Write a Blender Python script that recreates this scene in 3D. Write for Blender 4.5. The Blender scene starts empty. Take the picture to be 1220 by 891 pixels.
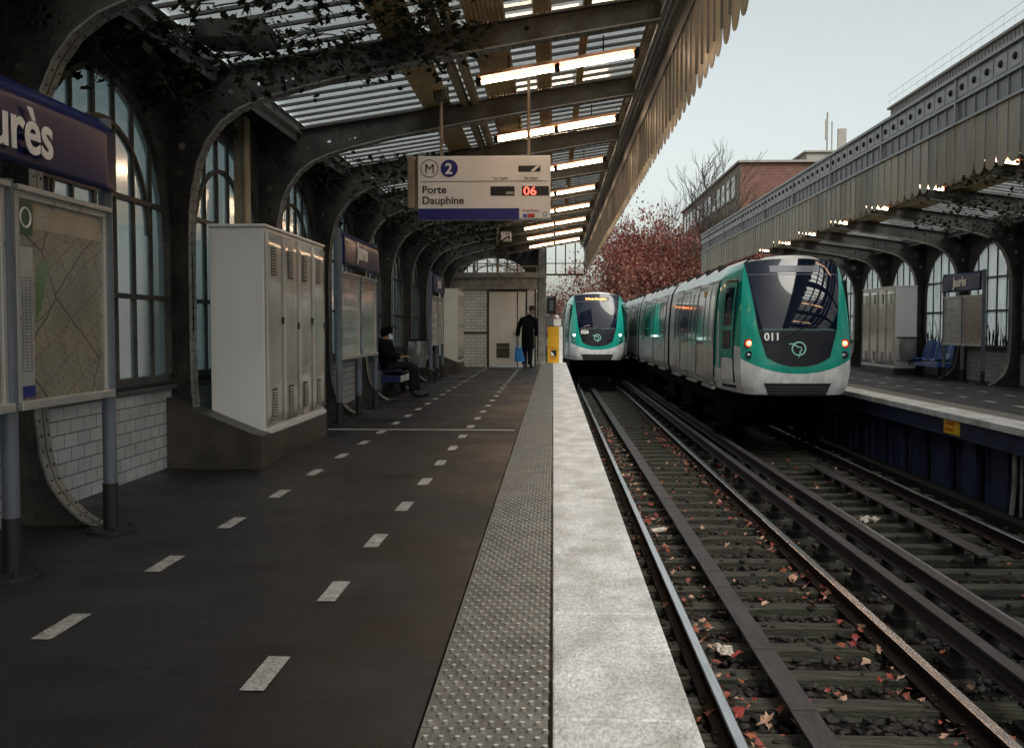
import bpy, math, random
from mathutils import Vector, Matrix
from math import sin, cos, pi, radians, sqrt, atan2
random.seed(7)
SC = bpy.context.scene
COL = SC.collection

# ------------------------------------------------------------------ camera
cam_d = bpy.data.cameras.new('camera'); cam = bpy.data.objects.new('camera', cam_d); COL.objects.link(cam)
cam.location = (0, 0, 1.25)
cam.rotation_euler = (radians(90 - 2.65), 0, radians(2.34))
cam_d.sensor_width = 36; cam_d.lens = 35.4
cam_d.clip_start = 0.05; cam_d.clip_end = 3000
SC.camera = cam
# ------------------------------------------------------------------ sky and sun
W = bpy.data.worlds.new('World'); SC.world = W; W.use_nodes = True
nt = W.node_tree; bg = nt.nodes['Background']
sky = nt.nodes.new('ShaderNodeTexSky'); sky.sky_type = 'NISHITA'; sky.sun_disc = False
SUN_EL, SUN_AZ = radians(48), radians(150)
sky.sun_elevation = SUN_EL; sky.sun_rotation = SUN_AZ
sky.air_density = 1.0; sky.dust_density = 3.0; sky.ozone_density = 1.0
hs = nt.nodes.new('ShaderNodeHueSaturation'); hs.inputs['Saturation'].default_value = 0.30
nt.links.new(sky.outputs[0], hs.inputs['Color'])
tm = nt.nodes.new('ShaderNodeMix'); tm.data_type = 'RGBA'; tm.blend_type = 'MULTIPLY'; tm.inputs[0].default_value = 1; tm.inputs[7].default_value = (.98, 1.0, .925, 1)
nt.links.new(hs.outputs[0], tm.inputs[6]); nt.links.new(tm.outputs[2], bg.inputs['Color'])
bg.inputs['Strength'].default_value = 0.142
sd = bpy.data.lights.new('sun', 'SUN'); sun = bpy.data.objects.new('sun', sd); COL.objects.link(sun)
sd.energy = 1.5; sd.angle = radians(30); sd.color = (1.0, 0.95, 0.88)
d = Vector((sin(SUN_AZ) * cos(SUN_EL), cos(SUN_AZ) * cos(SUN_EL), sin(SUN_EL)))
sun.rotation_euler = d.to_track_quat('Z', 'Y').to_euler()
SC.view_settings.view_transform = 'Standard'; SC.view_settings.look = 'None'
SC.view_settings.gamma = 1; SC.view_settings.use_curve_mapping = False
SC.view_settings.exposure = 0.5
try:
    SC.cycles.use_denoising = True
    SC.cycles.max_bounces = 7; SC.cycles.diffuse_bounces = 3; SC.cycles.glossy_bounces = 3
    SC.cycles.transparent_max_bounces = 12; SC.cycles.sample_clamp_indirect = 4
except Exception: pass

# ------------------------------------------------------------------ materials
def mat(name, c, rough=0.6, metal=0.0, var=0.25, scale=4.0, bump=0.0, bscale=60.0, stretch=(1, 1, 1), c2=None,
        emit=None, estr=0.0, spec=0.5, alpha=None, trans=None, detail=6, coat=0, rvar=0.1, grain=None):
    m = bpy.data.materials.new(name); m.use_nodes = True
    t = m.node_tree; N = t.nodes; L = t.links; b = N['Principled BSDF']
    b.inputs['Roughness'].default_value = rough; b.inputs['Metallic'].default_value = metal
    b.inputs['Specular IOR Level'].default_value = spec
    if coat: b.inputs['Coat Weight'].default_value = coat; b.inputs['Coat Roughness'].default_value = .08
    tc = N.new('ShaderNodeTexCoord'); mp = N.new('ShaderNodeMapping'); mp.inputs['Scale'].default_value = stretch
    L.new(tc.outputs['Object'], mp.inputs[0])
    no = N.new('ShaderNodeTexNoise'); no.inputs['Scale'].default_value = scale; no.inputs['Detail'].default_value = detail
    no.inputs['Roughness'].default_value = .62
    L.new(mp.outputs[0], no.inputs['Vector'])
    rp = N.new('ShaderNodeValToRGB'); rp.color_ramp.elements[0].position = .33; rp.color_ramp.elements[1].position = .68
    a = [max(0, x * (1 - var)) for x in c]; z = [min(1, x * (1 + var)) for x in c] if c2 is None else c2
    rp.color_ramp.elements[0].color = (*a, 1); rp.color_ramp.elements[1].color = (*z, 1)
    L.new(no.outputs[0], rp.inputs[0]); L.new(rp.outputs[0], b.inputs['Base Color'])
    if grain:
        ng = N.new('ShaderNodeTexNoise'); ng.inputs['Scale'].default_value = grain[0]; ng.inputs['Detail'].default_value = 3; ng.inputs['Roughness'].default_value = .7
        L.new(mp.outputs[0], ng.inputs['Vector'])
        gr = N.new('ShaderNodeMapRange'); gr.inputs[1].default_value = .35; gr.inputs[2].default_value = .62; gr.inputs[3].default_value = 1 - grain[1]; gr.inputs[4].default_value = 1 + grain[1] * .4
        L.new(ng.outputs[0], gr.inputs[0])
        gm = N.new('ShaderNodeMix'); gm.data_type = 'RGBA'; gm.blend_type = 'MULTIPLY'; gm.inputs[0].default_value = 1
        L.new(rp.outputs[0], gm.inputs[6]); L.new(gr.outputs[0], gm.inputs[7]); L.new(gm.outputs[2], b.inputs['Base Color'])
    if rvar:
        mr = N.new('ShaderNodeMapRange'); mr.inputs[3].default_value = max(.02, rough - rvar); mr.inputs[4].default_value = min(1, rough + rvar)
        L.new(no.outputs[0], mr.inputs[0]); L.new(mr.outputs[0], b.inputs['Roughness'])
    if bump:
        n2 = N.new('ShaderNodeTexNoise'); n2.inputs['Scale'].default_value = bscale; n2.inputs['Detail'].default_value = 4
        L.new(mp.outputs[0], n2.inputs['Vector'])
        bp = N.new('ShaderNodeBump'); bp.inputs['Strength'].default_value = bump; bp.inputs['Distance'].default_value = .01
        L.new(n2.outputs[0], bp.inputs['Height']); L.new(bp.outputs[0], b.inputs['Normal'])
    if emit:
        b.inputs['Emission Color'].default_value = (*emit, 1); b.inputs['Emission Strength'].default_value = estr
    if trans:   # light passes diffusely through a thin sheet
        tr = N.new('ShaderNodeBsdfTranslucent'); tr.inputs[0].default_value = (*trans[0], 1)
        mx = N.new('ShaderNodeMixShader'); mx.inputs[0].default_value = trans[1]
        L.new(b.outputs[0], mx.inputs[1]); L.new(tr.outputs[0], mx.inputs[2]); L.new(mx.outputs[0], N['Material Output'].inputs[0])
    m['rp'] = 0
    return m

def emis(name, c, s):
    m = bpy.data.materials.new(name); m.use_nodes = True; N = m.node_tree.nodes
    b = N['Principled BSDF']; b.inputs['Base Color'].default_value = (.4, .4, .4, 1)
    b.inputs['Emission Color'].default_value = (*c, 1); b.inputs['Emission Strength'].default_value = s
    return m

def glass_sheet(name, tint, t_trans, t_clear, gloss=.12, rough=.08, streak=False):
    """thin pane: clear part + frosted (translucent) part + fresnel gloss"""
    m = bpy.data.materials.new(name); m.use_nodes = True; t = m.node_tree; N = t.nodes; L = t.links
    N.remove(N['Principled BSDF']); out = N['Material Output']
    tr = N.new('ShaderNodeBsdfTranslucent'); cl = N.new('ShaderNodeBsdfTransparent'); df = N.new('ShaderNodeBsdfDiffuse')
    tc = N.new('ShaderNodeTexCoord'); mp = N.new('ShaderNodeMapping'); mp.inputs['Scale'].default_value = (3, 3, .8)
    L.new(tc.outputs['Object'], mp.inputs[0])
    no = N.new('ShaderNodeTexNoise'); no.inputs['Scale'].default_value = 1.6; no.inputs['Detail'].default_value = 5
    L.new(mp.outputs[0], no.inputs['Vector'])
    rp = N.new('ShaderNodeValToRGB'); rp.color_ramp.elements[0].position = .3; rp.color_ramp.elements[1].position = .7
    rp.color_ramp.elements[0].color = (*[x * .72 for x in tint], 1); rp.color_ramp.elements[1].color = (*[min(1, x * 1.1) for x in tint], 1)
    L.new(no.outputs[0], rp.inputs[0]); L.new(rp.outputs[0], tr.inputs[0])
    df.inputs[0].default_value = (*[x * .5 for x in tint], 1); cl.inputs[0].default_value = (*[min(1, x * 1.05) for x in tint], 1)
    m1 = N.new('ShaderNodeMixShader'); m1.inputs[0].default_value = t_trans
    L.new(df.outputs[0], m1.inputs[1]); L.new(tr.outputs[0], m1.inputs[2])
    m2 = N.new('ShaderNodeMixShader'); m2.inputs[0].default_value = t_clear
    L.new(m1.outputs[0], m2.inputs[1]); L.new(cl.outputs[0], m2.inputs[2])
    if streak:   # torn frosted film low on the panes
        mp2 = N.new('ShaderNodeMapping'); mp2.inputs['Scale'].default_value = (1, 9, 1.6); L.new(tc.outputs['Object'], mp2.inputs[0])
        n2 = N.new('ShaderNodeTexNoise'); n2.inputs['Scale'].default_value = 1.3; n2.inputs['Detail'].default_value = 3
        L.new(mp2.outputs[0], n2.inputs['Vector'])
        sp = N.new('ShaderNodeSeparateXYZ'); L.new(tc.outputs['Object'], sp.inputs[0])
        mr = N.new('ShaderNodeMapRange'); mr.inputs[1].default_value = .8; mr.inputs[2].default_value = 1.9
        mr.inputs[3].default_value = .56; mr.inputs[4].default_value = .2
        L.new(sp.outputs['Z'], mr.inputs[0])
        lt = N.new('ShaderNodeMath'); lt.operation = 'LESS_THAN'; L.new(n2.outputs[0], lt.inputs[0]); L.new(mr.outputs[0], lt.inputs[1])
        dk = N.new('ShaderNodeBsdfDiffuse'); dk.inputs[0].default_value = (.012, .012, .014, 1)
        m4 = N.new('ShaderNodeMixShader'); L.new(lt.outputs[0], m4.inputs[0]); L.new(m2.outputs[0], m4.inputs[1]); L.new(dk.outputs[0], m4.inputs[2])
        m2 = m4
    gl = N.new('ShaderNodeBsdfGlossy'); gl.inputs['Roughness'].default_value = rough
    fr = N.new('ShaderNodeFresnel'); fr.inputs[0].default_value = 1.5
    mu = N.new('ShaderNodeMath'); mu.operation = 'MULTIPLY'; mu.inputs[1].default_value = gloss / .12 * .8; L.new(fr.outputs[0], mu.inputs[0])
    m3 = N.new('ShaderNodeMixShader'); L.new(mu.outputs[0], m3.inputs[0]); L.new(m2.outputs[0], m3.inputs[1]); L.new(gl.outputs[0], m3.inputs[2])
    L.new(m3.outputs[0], out.inputs[0])
    return m

def brick_mat(name, c1, c2, mort, sx, sy, axis='YZ', rough=.3, msize=.012, offs=.5, var=.12):
    m = bpy.data.materials.new(name); m.use_nodes = True; t = m.node_tree; N = t.nodes; L = t.links; b = N['Principled BSDF']
    b.inputs['Roughness'].default_value = rough
    tc = N.new('ShaderNodeTexCoord'); sp = N.new('ShaderNodeSeparateXYZ'); cb = N.new('ShaderNodeCombineXYZ')
    L.new(tc.outputs['Object'], sp.inputs[0]); L.new(sp.outputs['XYZ'.index(axis[0])], cb.inputs[0]); L.new(sp.outputs['XYZ'.index(axis[1])], cb.inputs[1])
    br = N.new('ShaderNodeTexBrick'); br.inputs['Scale'].default_value = 1; br.inputs['Brick Width'].default_value = sx; br.inputs['Row Height'].default_value = sy
    br.inputs['Mortar Size'].default_value = msize; br.offset = offs; br.inputs['Mortar Smooth'].default_value = .2
    br.inputs['Color1'].default_value = (*c1, 1); br.inputs['Color2'].default_value = (*c2, 1); br.inputs['Mortar'].default_value = (*mort, 1)
    L.new(cb.outputs[0], br.inputs['Vector'])
    no = N.new('ShaderNodeTexNoise'); no.inputs['Scale'].default_value = 2.2; no.inputs['Detail'].default_value = 8; L.new(tc.outputs['Object'], no.inputs['Vector'])
    mr = N.new('ShaderNodeMapRange'); mr.inputs[1].default_value = .3; mr.inputs[2].default_value = .7; mr.inputs[3].default_value = 1 - var * 2; mr.inputs[4].default_value = 1
    L.new(no.outputs[0], mr.inputs[0])
    mx = N.new('ShaderNodeMix'); mx.data_type = 'RGBA'; mx.blend_type = 'MULTIPLY'; mx.inputs[0].default_value = 1
    L.new(br.outputs['Color'], mx.inputs[6]); L.new(mr.outputs[0], mx.inputs[7]); L.new(mx.outputs[2], b.inputs['Base Color'])
    bp = N.new('ShaderNodeBump'); bp.inputs['Strength'].default_value = .5; bp.inputs['Distance'].default_value = .004; bp.invert = True
    L.new(br.outputs['Fac'], bp.inputs['Height']); L.new(bp.outputs[0], b.inputs['Normal'])
    return m

M = {}
M['tactop'] = mat('pale_dome_top', (.42, .41, .39), .5, var=.3, scale=9)  # dome tops paler than the slab
M['iron'] = mat('iron_paint', (.028, .029, .026), .48, var=.35, scale=3, bump=.25, bscale=30, c2=(.07, .068, .058), spec=.3, grain=(40, .3))
M['ironlight'] = mat('iron_grey', (.20, .20, .185), .5, var=.4, scale=4, bump=.2, grain=(40, .3))
M['ironwall'] = mat('wall_iron', (.055, .058, .052), .55, spec=.3, var=.35, scale=2.5, bump=.2)
M['corr'] = mat('ribbed_sheet', (.38, .285, .145), .45, var=.35, scale=3)  # golden lamp spill put into the sheet colour
M['bar'] = mat('glazing_bar', (.06, .06, .055), .6)
M['roofglass'] = glass_sheet('wired_roof_glass', (.93, .95, .96), .85, .75, .10, .2)
M['winglass'] = glass_sheet('frosted_window_glass', (.70, .90, .98), .95, .5, .12, .12)
M['winglass2'] = glass_sheet('torn_film_window_glass', (.55, .63, .66), .7, .12, .12, .12, streak=True)
M['clearglass'] = glass_sheet('gable_glass', (.85, .85, .85), .7, .75, .12, .05)
M['tile'] = brick_mat('white_glazed_tiles', (.50, .52, .53), (.43, .45, .46), (.07, .07, .07), .2, .1, 'YZ', .22, .0035)
M['tilex'] = brick_mat('white_tiles_front', (.60, .60, .56), (.52, .52, .48), (.16, .16, .15), .2, .1, 'XZ', .22, .006)
M['cab'] = mat('cabinet_paint', (.68, .69, .69), .32, var=.05, scale=2, coat=.3, rvar=.06, stretch=(1, 1, .3))
M['cabdoor'] = mat('cabinet_door_paint', (.50, .49, .45), .22, var=.14, scale=3, bump=.12, bscale=5, stretch=(1, 1, .35), coat=.6)
M['cab3'] = mat('cabinet_cream', (.60, .58, .51), .4, var=.08, scale=2)
M['plinth'] = mat('plinth_metal', (.065, .058, .048), .38, metal=.3, var=.35, scale=3, bump=.1)
M['black'] = mat('black_rubber', (.012, .012, .012), .6)
M['dark'] = mat('dark_metal', (.014, .014, .015), .6, spec=.2)
M['postblue'] = mat('post_blue_grey', (.11, .13, .16), .4, var=.15)
M['white'] = mat('white_paint', (.72, .72, .70), .5, var=.1, scale=8)
M['alu'] = mat('aluminium', (.5, .5, .5), .35, metal=.6, var=.1)
M['blue'] = mat('enamel_blue', (.008, .012, .070), .30, spec=.12, var=.15, scale=2, coat=.04, bump=.15, bscale=4, rvar=.04)
M['bluepanel'] = mat('vivid_blue', (.01, .015, .16), .4, var=.05)
M['signwhite'] = mat('sign_white', (.74, .73, .69), .45, var=.05, scale=3)
M['ink'] = mat('ink', (.01, .01, .012), .5, var=0)
M['lettwhite'] = mat('letter_white', (.8, .8, .78), .4, var=0)
M['asphalt'] = mat('platform_asphalt', (.010, .0105, .011), .55, var=.4, scale=1.6, bump=.5, bscale=160, c2=(.020, .020, .0195), rvar=.14, grain=(60, .6))
M['tactile'] = mat('tactile_slab', (.15, .145, .13), .6, var=.28, scale=5, bump=.4, bscale=110, grain=(90, .35))
M['coping'] = mat('coping_stone', (.50, .50, .48), .55, var=.28, scale=2.2, bump=.7, bscale=50, c2=(.76, .78, .79), stretch=(1.7, 1, 1), rvar=.15, detail=12, grain=(40, .34))
M['line'] = mat('line_paint', (.36, .36, .34), .6, scale=14, c2=(.56, .56, .53), grain=(70, .55))
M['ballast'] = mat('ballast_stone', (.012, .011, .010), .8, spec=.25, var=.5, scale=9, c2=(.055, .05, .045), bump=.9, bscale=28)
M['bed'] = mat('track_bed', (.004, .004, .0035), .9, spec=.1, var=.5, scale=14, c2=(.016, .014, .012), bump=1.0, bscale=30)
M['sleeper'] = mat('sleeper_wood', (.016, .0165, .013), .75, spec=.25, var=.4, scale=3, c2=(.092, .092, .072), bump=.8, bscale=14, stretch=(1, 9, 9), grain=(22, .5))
M['rail'] = mat('rail_steel', (.55, .55, .56), .24, metal=.9, var=.25, scale=8, stretch=(4, .4, 4))
M['railside'] = mat('rail_rust', (.022, .016, .013), .75, spec=.2, var=.4, scale=10)
M['guard'] = mat('guard_plank', (.045, .042, .042), .5, spec=.3, var=.35, scale=3, stretch=(6, .6, 6), bump=.3, grain=(14, .4))
M['navy'] = mat('navy_steel', (.022, .032, .066), .5, spec=.3, var=.45, scale=2.5, bump=.3, bscale=20)
M['teal'] = mat('train_teal', (.008, .31, .235), .25, var=.12, scale=1.5, grain=(5, .15), stretch=(1, 1, .5), coat=.5)
M['trainwhite'] = mat('train_white', (.66, .68, .69), .32, var=.14, scale=1.6, coat=.3, grain=(5, .22), stretch=(1, 1, .5))
M['trainside'] = mat('train_side', (.30, .38, .355), .30, var=.2, scale=2, stretch=(1, 1, .4), coat=.3)
M['trainlow'] = mat('train_lower_side', (.42, .42, .40), .38, var=.3, scale=1.5, grain=(6, .25))
M['trainroof'] = mat('train_roof', (.55, .54, .52), .45, var=.25, scale=2)
M['hood'] = mat('train_black_panel', (.008, .010, .016), .3, var=.1, spec=.3)
M['tglass'] = mat('train_glass', (.004, .007, .018), .04, var=.1, spec=.42, rvar=.02)
M['tglass2'] = mat('train_side_glass', (.03, .03, .027), .08, var=.3, spec=.6, coat=.25, rvar=.03, scale=2)
M['under'] = mat('underframe', (.003, .003, .003), .95, spec=.05)
M['redlamp'] = emis('tail_lamp_lit', (1, .06, .02), 9)
M['redcore'] = emis('tail_lamp_core', (1, .5, .1), 8)
M['redglass'] = mat('red_lens', (.35, .015, .01), .2, var=.1)
M['whitelamp'] = emis('head_lamp_lit', (.75, 1, .95), 5)
M['led'] = emis('led_orange', (1, .22, .01), 5)
M['ledred'] = emis('led_red', (1, .05, .03), 3)
M['tube'] = emis('tube_lit', (1, .68, .42), 20)
M['fixture'] = mat('lamp_fixture', (.50, .22, .11), .5, var=.15)  # orange glow of the lit tubes put into the housing colour
M['yellow'] = mat('yellow_paint', (.62, .33, .01), .4, var=.1)
M['labely'] = mat('yellow_label', (.75, .45, .03), .4, var=.1)
M['redink'] = mat('red_ink', (.45, .03, .02), .5, var=0)
M['seatblue'] = mat('seat_blue', (.02, .07, .30), .2, var=.1, coat=.5)
M['cloth'] = mat('black_cloth', (.004, .004, .005), .95, spec=.1, var=.3, scale=12, bump=.4, bscale=60)
M['trouser'] = mat('dark_trousers', (.012, .012, .014), .95, spec=.1, var=.2, scale=12)
M['skin'] = mat('skin', (.28, .16, .11), .6, var=.1)
M['mask'] = mat('face_mask', (.5, .6, .72), .8, var=.05)
M['bagblue'] = mat('blue_bag', (.01, .16, .45), .5, var=.25, scale=9)
M['bagclear'] = glass_sheet('clear_bin_bag', (.55, .56, .55), .6, .35, .3, .15)
M['ivy'] = mat('ivy_leaf', (.010, .014, .007), .8, spec=.15, var=.5, scale=6, trans=((.03, .05, .015), .15))
M['stem'] = mat('ivy_stem', (.03, .022, .015), .8)
M['bark'] = mat('bark', (.05, .04, .033), .85, var=.3, scale=6)
M['redleaf'] = mat('autumn_leaf_red', (.14, .048, .036), .6, var=.5, scale=.6, c2=(.33, .13, .09), trans=((.3, .06, .04), .3))
M['redleaf2'] = mat('autumn_leaf_brown', (.14, .055, .04), .6, var=.5, scale=.6, c2=(.32, .15, .11), trans=((.3, .12, .08), .3))
M['fall'] = [mat('fallen_red', (.20, .02, .014), .5, var=.4, scale=9), mat('fallen_rust', (.22, .06, .03), .55, var=.4, scale=9),
             mat('fallen_tan', (.36, .22, .15), .6, var=.3, scale=9)]
M['paper'] = mat('paper', (.42, .38, .34), .7, var=.2, scale=12)
M['ground'] = mat('ground_asphalt', (.045, .045, .045), .85, var=.3, scale=.3)
M['brickfar'] = brick_mat('red_brick', (.20, .085, .06), (.15, .06, .045), (.17, .12, .10), .5, .22, 'XZ', .8, .02)
M['brickside'] = brick_mat('red_brick_side', (.22, .10, .07), (.17, .07, .05), (.19, .14, .12), .5, .22, 'YZ', .8, .02)
M['tan'] = mat('tan_render', (.26, .20, .15), .8, var=.15, scale=.3)
M['stone'] = mat('pale_stone', (.30, .28, .25), .8, var=.15, scale=.3)
M['palewall'] = mat('pale_cladding', (.27, .265, .255), .6, var=.1, scale=.2, bump=.0)
M['farglass'] = mat('far_window', (.03, .035, .04), .1, spec=.8)
M['dag'] = mat('valance_sheet', (.23, .235, .22), .42, var=.3, scale=2.5, stretch=(1, 1, .5), trans=((.66, .58, .40), .38), bump=.1, bscale=8)
M['band'] = mat('fascia_band', (.25, .255, .25), .45, var=.3, scale=3, bump=.2)
M['taniron'] = mat('tan_lit_iron', (.22, .18, .12), .5, var=.3, scale=4)  # tan stands in for warm lamplight on the iron
M['dag2'] = mat('valance_sheet_dull', (.21, .215, .20), .5, var=.35, scale=3, stretch=(1, 1, .4), trans=((.62, .54, .36), .38), bump=.1, bscale=8)
M['dag3'] = mat('valance_sheet_pale', (.25, .25, .225), .4, var=.3, scale=2, stretch=(1, 1, .6), trans=((.72, .62, .40), .38), bump=.1, bscale=8)
M['fpanel'] = mat('fascia_panel', (.11, .115, .115), .45, var=.3, scale=3)

def add_wear(m, gum=.5, crack=True):
    # old asphalt: trodden gum spots, hairline cracks, big repair patches, damp sheen
    t = m.node_tree; N = t.nodes; L = t.links; b = N['Principled BSDF']
    src = b.inputs['Base Color'].links[0].from_socket; tc = N.new('ShaderNodeTexCoord')
    v = N.new('ShaderNodeTexVoronoi'); v.inputs['Scale'].default_value = 5; L.new(tc.outputs['Object'], v.inputs['Vector'])
    nz = N.new('ShaderNodeTexNoise'); nz.inputs['Scale'].default_value = 25; L.new(tc.outputs['Object'], nz.inputs['Vector'])
    ad = N.new('ShaderNodeMath'); ad.operation = 'MULTIPLY_ADD'; ad.inputs[1].default_value = .07; L.new(nz.outputs[0], ad.inputs[0]); L.new(v.outputs['Distance'], ad.inputs[2])
    lt = N.new('ShaderNodeMath'); lt.operation = 'LESS_THAN'; lt.inputs[1].default_value = .135; L.new(ad.outputs[0], lt.inputs[0])
    sp = N.new('ShaderNodeSeparateColor'); L.new(v.outputs['Color'], sp.inputs[0])
    g2 = N.new('ShaderNodeMath'); g2.operation = 'GREATER_THAN'; g2.inputs[1].default_value = 1 - gum; L.new(sp.outputs[0], g2.inputs[0])
    mu = N.new('ShaderNodeMath'); mu.operation = 'MULTIPLY'; L.new(lt.outputs[0], mu.inputs[0]); L.new(g2.outputs[0], mu.inputs[1])
    m2 = N.new('ShaderNodeMath'); m2.operation = 'MULTIPLY'; m2.inputs[1].default_value = .5; L.new(mu.outputs[0], m2.inputs[0])
    mx = N.new('ShaderNodeMix'); mx.data_type = 'RGBA'; L.new(m2.outputs[0], mx.inputs[0]); L.new(src, mx.inputs[6]); mx.inputs[7].default_value = (.06, .058, .055, 1)
    v2 = N.new('ShaderNodeTexVoronoi'); v2.feature = 'DISTANCE_TO_EDGE'; v2.inputs['Scale'].default_value = .42
    n2 = N.new('ShaderNodeTexNoise'); n2.inputs['Scale'].default_value = 1.8; n2.inputs['Detail'].default_value = 8; L.new(tc.outputs['Object'], n2.inputs['Vector'])
    av = N.new('ShaderNodeMix'); av.data_type = 'RGBA'; av.blend_type = 'ADD'; av.inputs[0].default_value = 1; L.new(tc.outputs['Object'], av.inputs[6]); L.new(n2.outputs[1], av.inputs[7]); L.new(av.outputs[2], v2.inputs['Vector'])
    l2 = N.new('ShaderNodeMath'); l2.operation = 'LESS_THAN'; l2.inputs[1].default_value = .0035 if crack else 0; L.new(v2.outputs[0], l2.inputs[0])
    mc = N.new('ShaderNodeMix'); mc.data_type = 'RGBA'; L.new(l2.outputs[0], mc.inputs[0]); L.new(mx.outputs[2], mc.inputs[6]); mc.inputs[7].default_value = (.004, .004, .004, 1)
    n3 = N.new('ShaderNodeTexNoise'); n3.inputs['Scale'].default_value = .55; n3.inputs['Detail'].default_value = 7; n3.inputs['Roughness'].default_value = .65; L.new(tc.outputs['Object'], n3.inputs['Vector'])
    r3 = N.new('ShaderNodeMapRange'); r3.inputs[1].default_value = .35; r3.inputs[2].default_value = .65; r3.inputs[3].default_value = .45; r3.inputs[4].default_value = 1.9; L.new(n3.outputs[0], r3.inputs[0])
    mm = N.new('ShaderNodeMix'); mm.data_type = 'RGBA'; mm.blend_type = 'MULTIPLY'; mm.inputs[0].default_value = 1; L.new(mc.outputs[2], mm.inputs[6]); L.new(r3.outputs[0], mm.inputs[7])
    L.new(mm.outputs[2], b.inputs['Base Color'])
    r4 = N.new('ShaderNodeMapRange'); r4.inputs[1].default_value = .38; r4.inputs[2].default_value = .62; r4.inputs[3].default_value = .30; r4.inputs[4].default_value = .68; L.new(n3.outputs[0], r4.inputs[0]); L.new(r4.outputs[0], b.inputs['Roughness'])
add_wear(M['asphalt'])

# ------------------------------------------------------------------ mesh helpers
ORG = {}
class MB:
    def __init__(s): s.v = []; s.f = []; s.m = []; s.sm = []
    def add(s, vs, fs, mi=0, sm=False):
        o = len(s.v); s.v += [tuple(p) for p in vs]
        for f in fs: s.f.append(tuple(i + o for i in f)); s.m.append(mi); s.sm.append(sm)
    def box(s, x0, x1, y0, y1, z0, z1, mi=0):
        vs = [(x, y, z) for x in (x0, x1) for y in (y0, y1) for z in (z0, z1)]
        s.add(vs, [(0, 1, 3, 2), (4, 6, 7, 5), (0, 4, 5, 1), (2, 3, 7, 6), (0, 2, 6, 4), (1, 5, 7, 3)], mi)
        return s
    def prism(s, poly, a0, a1, axis='Y', mi=0, sm=False):
        n = len(poly)
        def P(p, a): return {'Y': (p[0], a, p[1]), 'X': (a, p[0], p[1]), 'Z': (p[0], p[1], a)}[axis]
        vs = [P(p, a0) for p in poly] + [P(p, a1) for p in poly]
        s.add(vs, [tuple(range(n))[::-1], tuple(range(n, 2 * n))], mi)
        s.add(vs, [(i, (i + 1) % n, (i + 1) % n + n, i + n) for i in range(n)], mi, sm)
        return s
    def tube(s, pts, r, n=8, mi=0, cap=True):
        pts = [Vector(p) for p in pts]; k = len(pts)
        rs = r if isinstance(r, (list, tuple)) else [r] * k
        t0 = (pts[1] - pts[0]).normalized(); up = Vector((0, 0, 1)) if abs(t0.z) < .9 else Vector((1, 0, 0))
        u = t0.cross(up).normalized(); vs = []
        for i, p in enumerate(pts):
            t = (pts[min(i + 1, k - 1)] - pts[max(i - 1, 0)]); t = t.normalized() if t.length > 1e-9 else t0
            u = (u - t * u.dot(t)); u = u.normalized() if u.length > 1e-6 else t.orthogonal().normalized()
            w = t.cross(u)
            for j in range(n):
                a = 2 * pi * j / n; vs.append(p + (u * cos(a) + w * sin(a)) * rs[i])
        fs = [(i * n + j, i * n + (j + 1) % n, (i + 1) * n + (j + 1) % n, (i + 1) * n + j) for i in range(k - 1) for j in range(n)]
        s.add(vs, fs, mi, True)
        if cap: s.add(vs, [tuple(range(n))[::-1], tuple(range((k - 1) * n, k * n))], mi)
        return s
    def ball(s, c, r, mi=0, nu=8, nv=5, half=None):
        rx, ry, rz = (r, r, r) if not isinstance(r, (tuple, list)) else r
        vs = []; 
        for i in range(nv + 1):
            a = -pi / 2 + pi * i / nv
            for j in range(nu):
                b = 2 * pi * j / nu; vs.append((c[0] + rx * cos(a) * cos(b), c[1] + ry * cos(a) * sin(b), c[2] + rz * sin(a)))
        s.add(vs, [(i * nu + j, i * nu + (j + 1) % nu, (i + 1) * nu + (j + 1) % nu, (i + 1) * nu + j) for i in range(nv) for j in range(nu)], mi, True)
        return s
    def grid(s, fn, na, nb, mi=0, sm=True, mfn=None):
        vs = [fn(i / na, j / nb) for i in range(na + 1) for j in range(nb + 1)]
        o = len(s.v); s.v += [tuple(v) for v in vs]
        for i in range(na):
            for j in range(nb):
                f = (i * (nb + 1) + j, (i + 1) * (nb + 1) + j, (i + 1) * (nb + 1) + j + 1, i * (nb + 1) + j + 1)
                c = sum((Vector(vs[q]) for q in f), Vector()) / 4
                s.f.append(tuple(q + o for q in f)); s.m.append(mfn(c) if mfn else mi); s.sm.append(sm)
        return s
    def build(s, name, mats, parent=None, org=None, bevel=0, solid=0, loc=None):
        if not isinstance(mats, (list, tuple)): mats = [mats]
        if parent is not None: og = ORG[parent.name]
        else: og = Vector(org) if org is not None else Vector((0, 0, 0))
        me = bpy.data.meshes.new(name)
        me.from_pydata([(x - og.x, y - og.y, z - og.z) for x, y, z in s.v], [], s.f)
        for m in mats: me.materials.append(m)
        me.polygons.foreach_set('material_index', s.m); me.polygons.foreach_set('use_smooth', s.sm)
        me.update()
        o = bpy.data.objects.new(name, me); COL.objects.link(o)
        ORG[o.name] = og
        if parent is not None: o.parent = parent
        else: o.location = og
        if solid:
            md = o.modifiers.new('solid', 'SOLIDIFY'); md.thickness = solid; md.offset = 0
        if bevel:
            md = o.modifiers.new('bevel', 'BEVEL'); md.width = bevel; md.segments = 2; md.limit_method = 'ANGLE'; md.angle_limit = radians(40)
        return o

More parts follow.
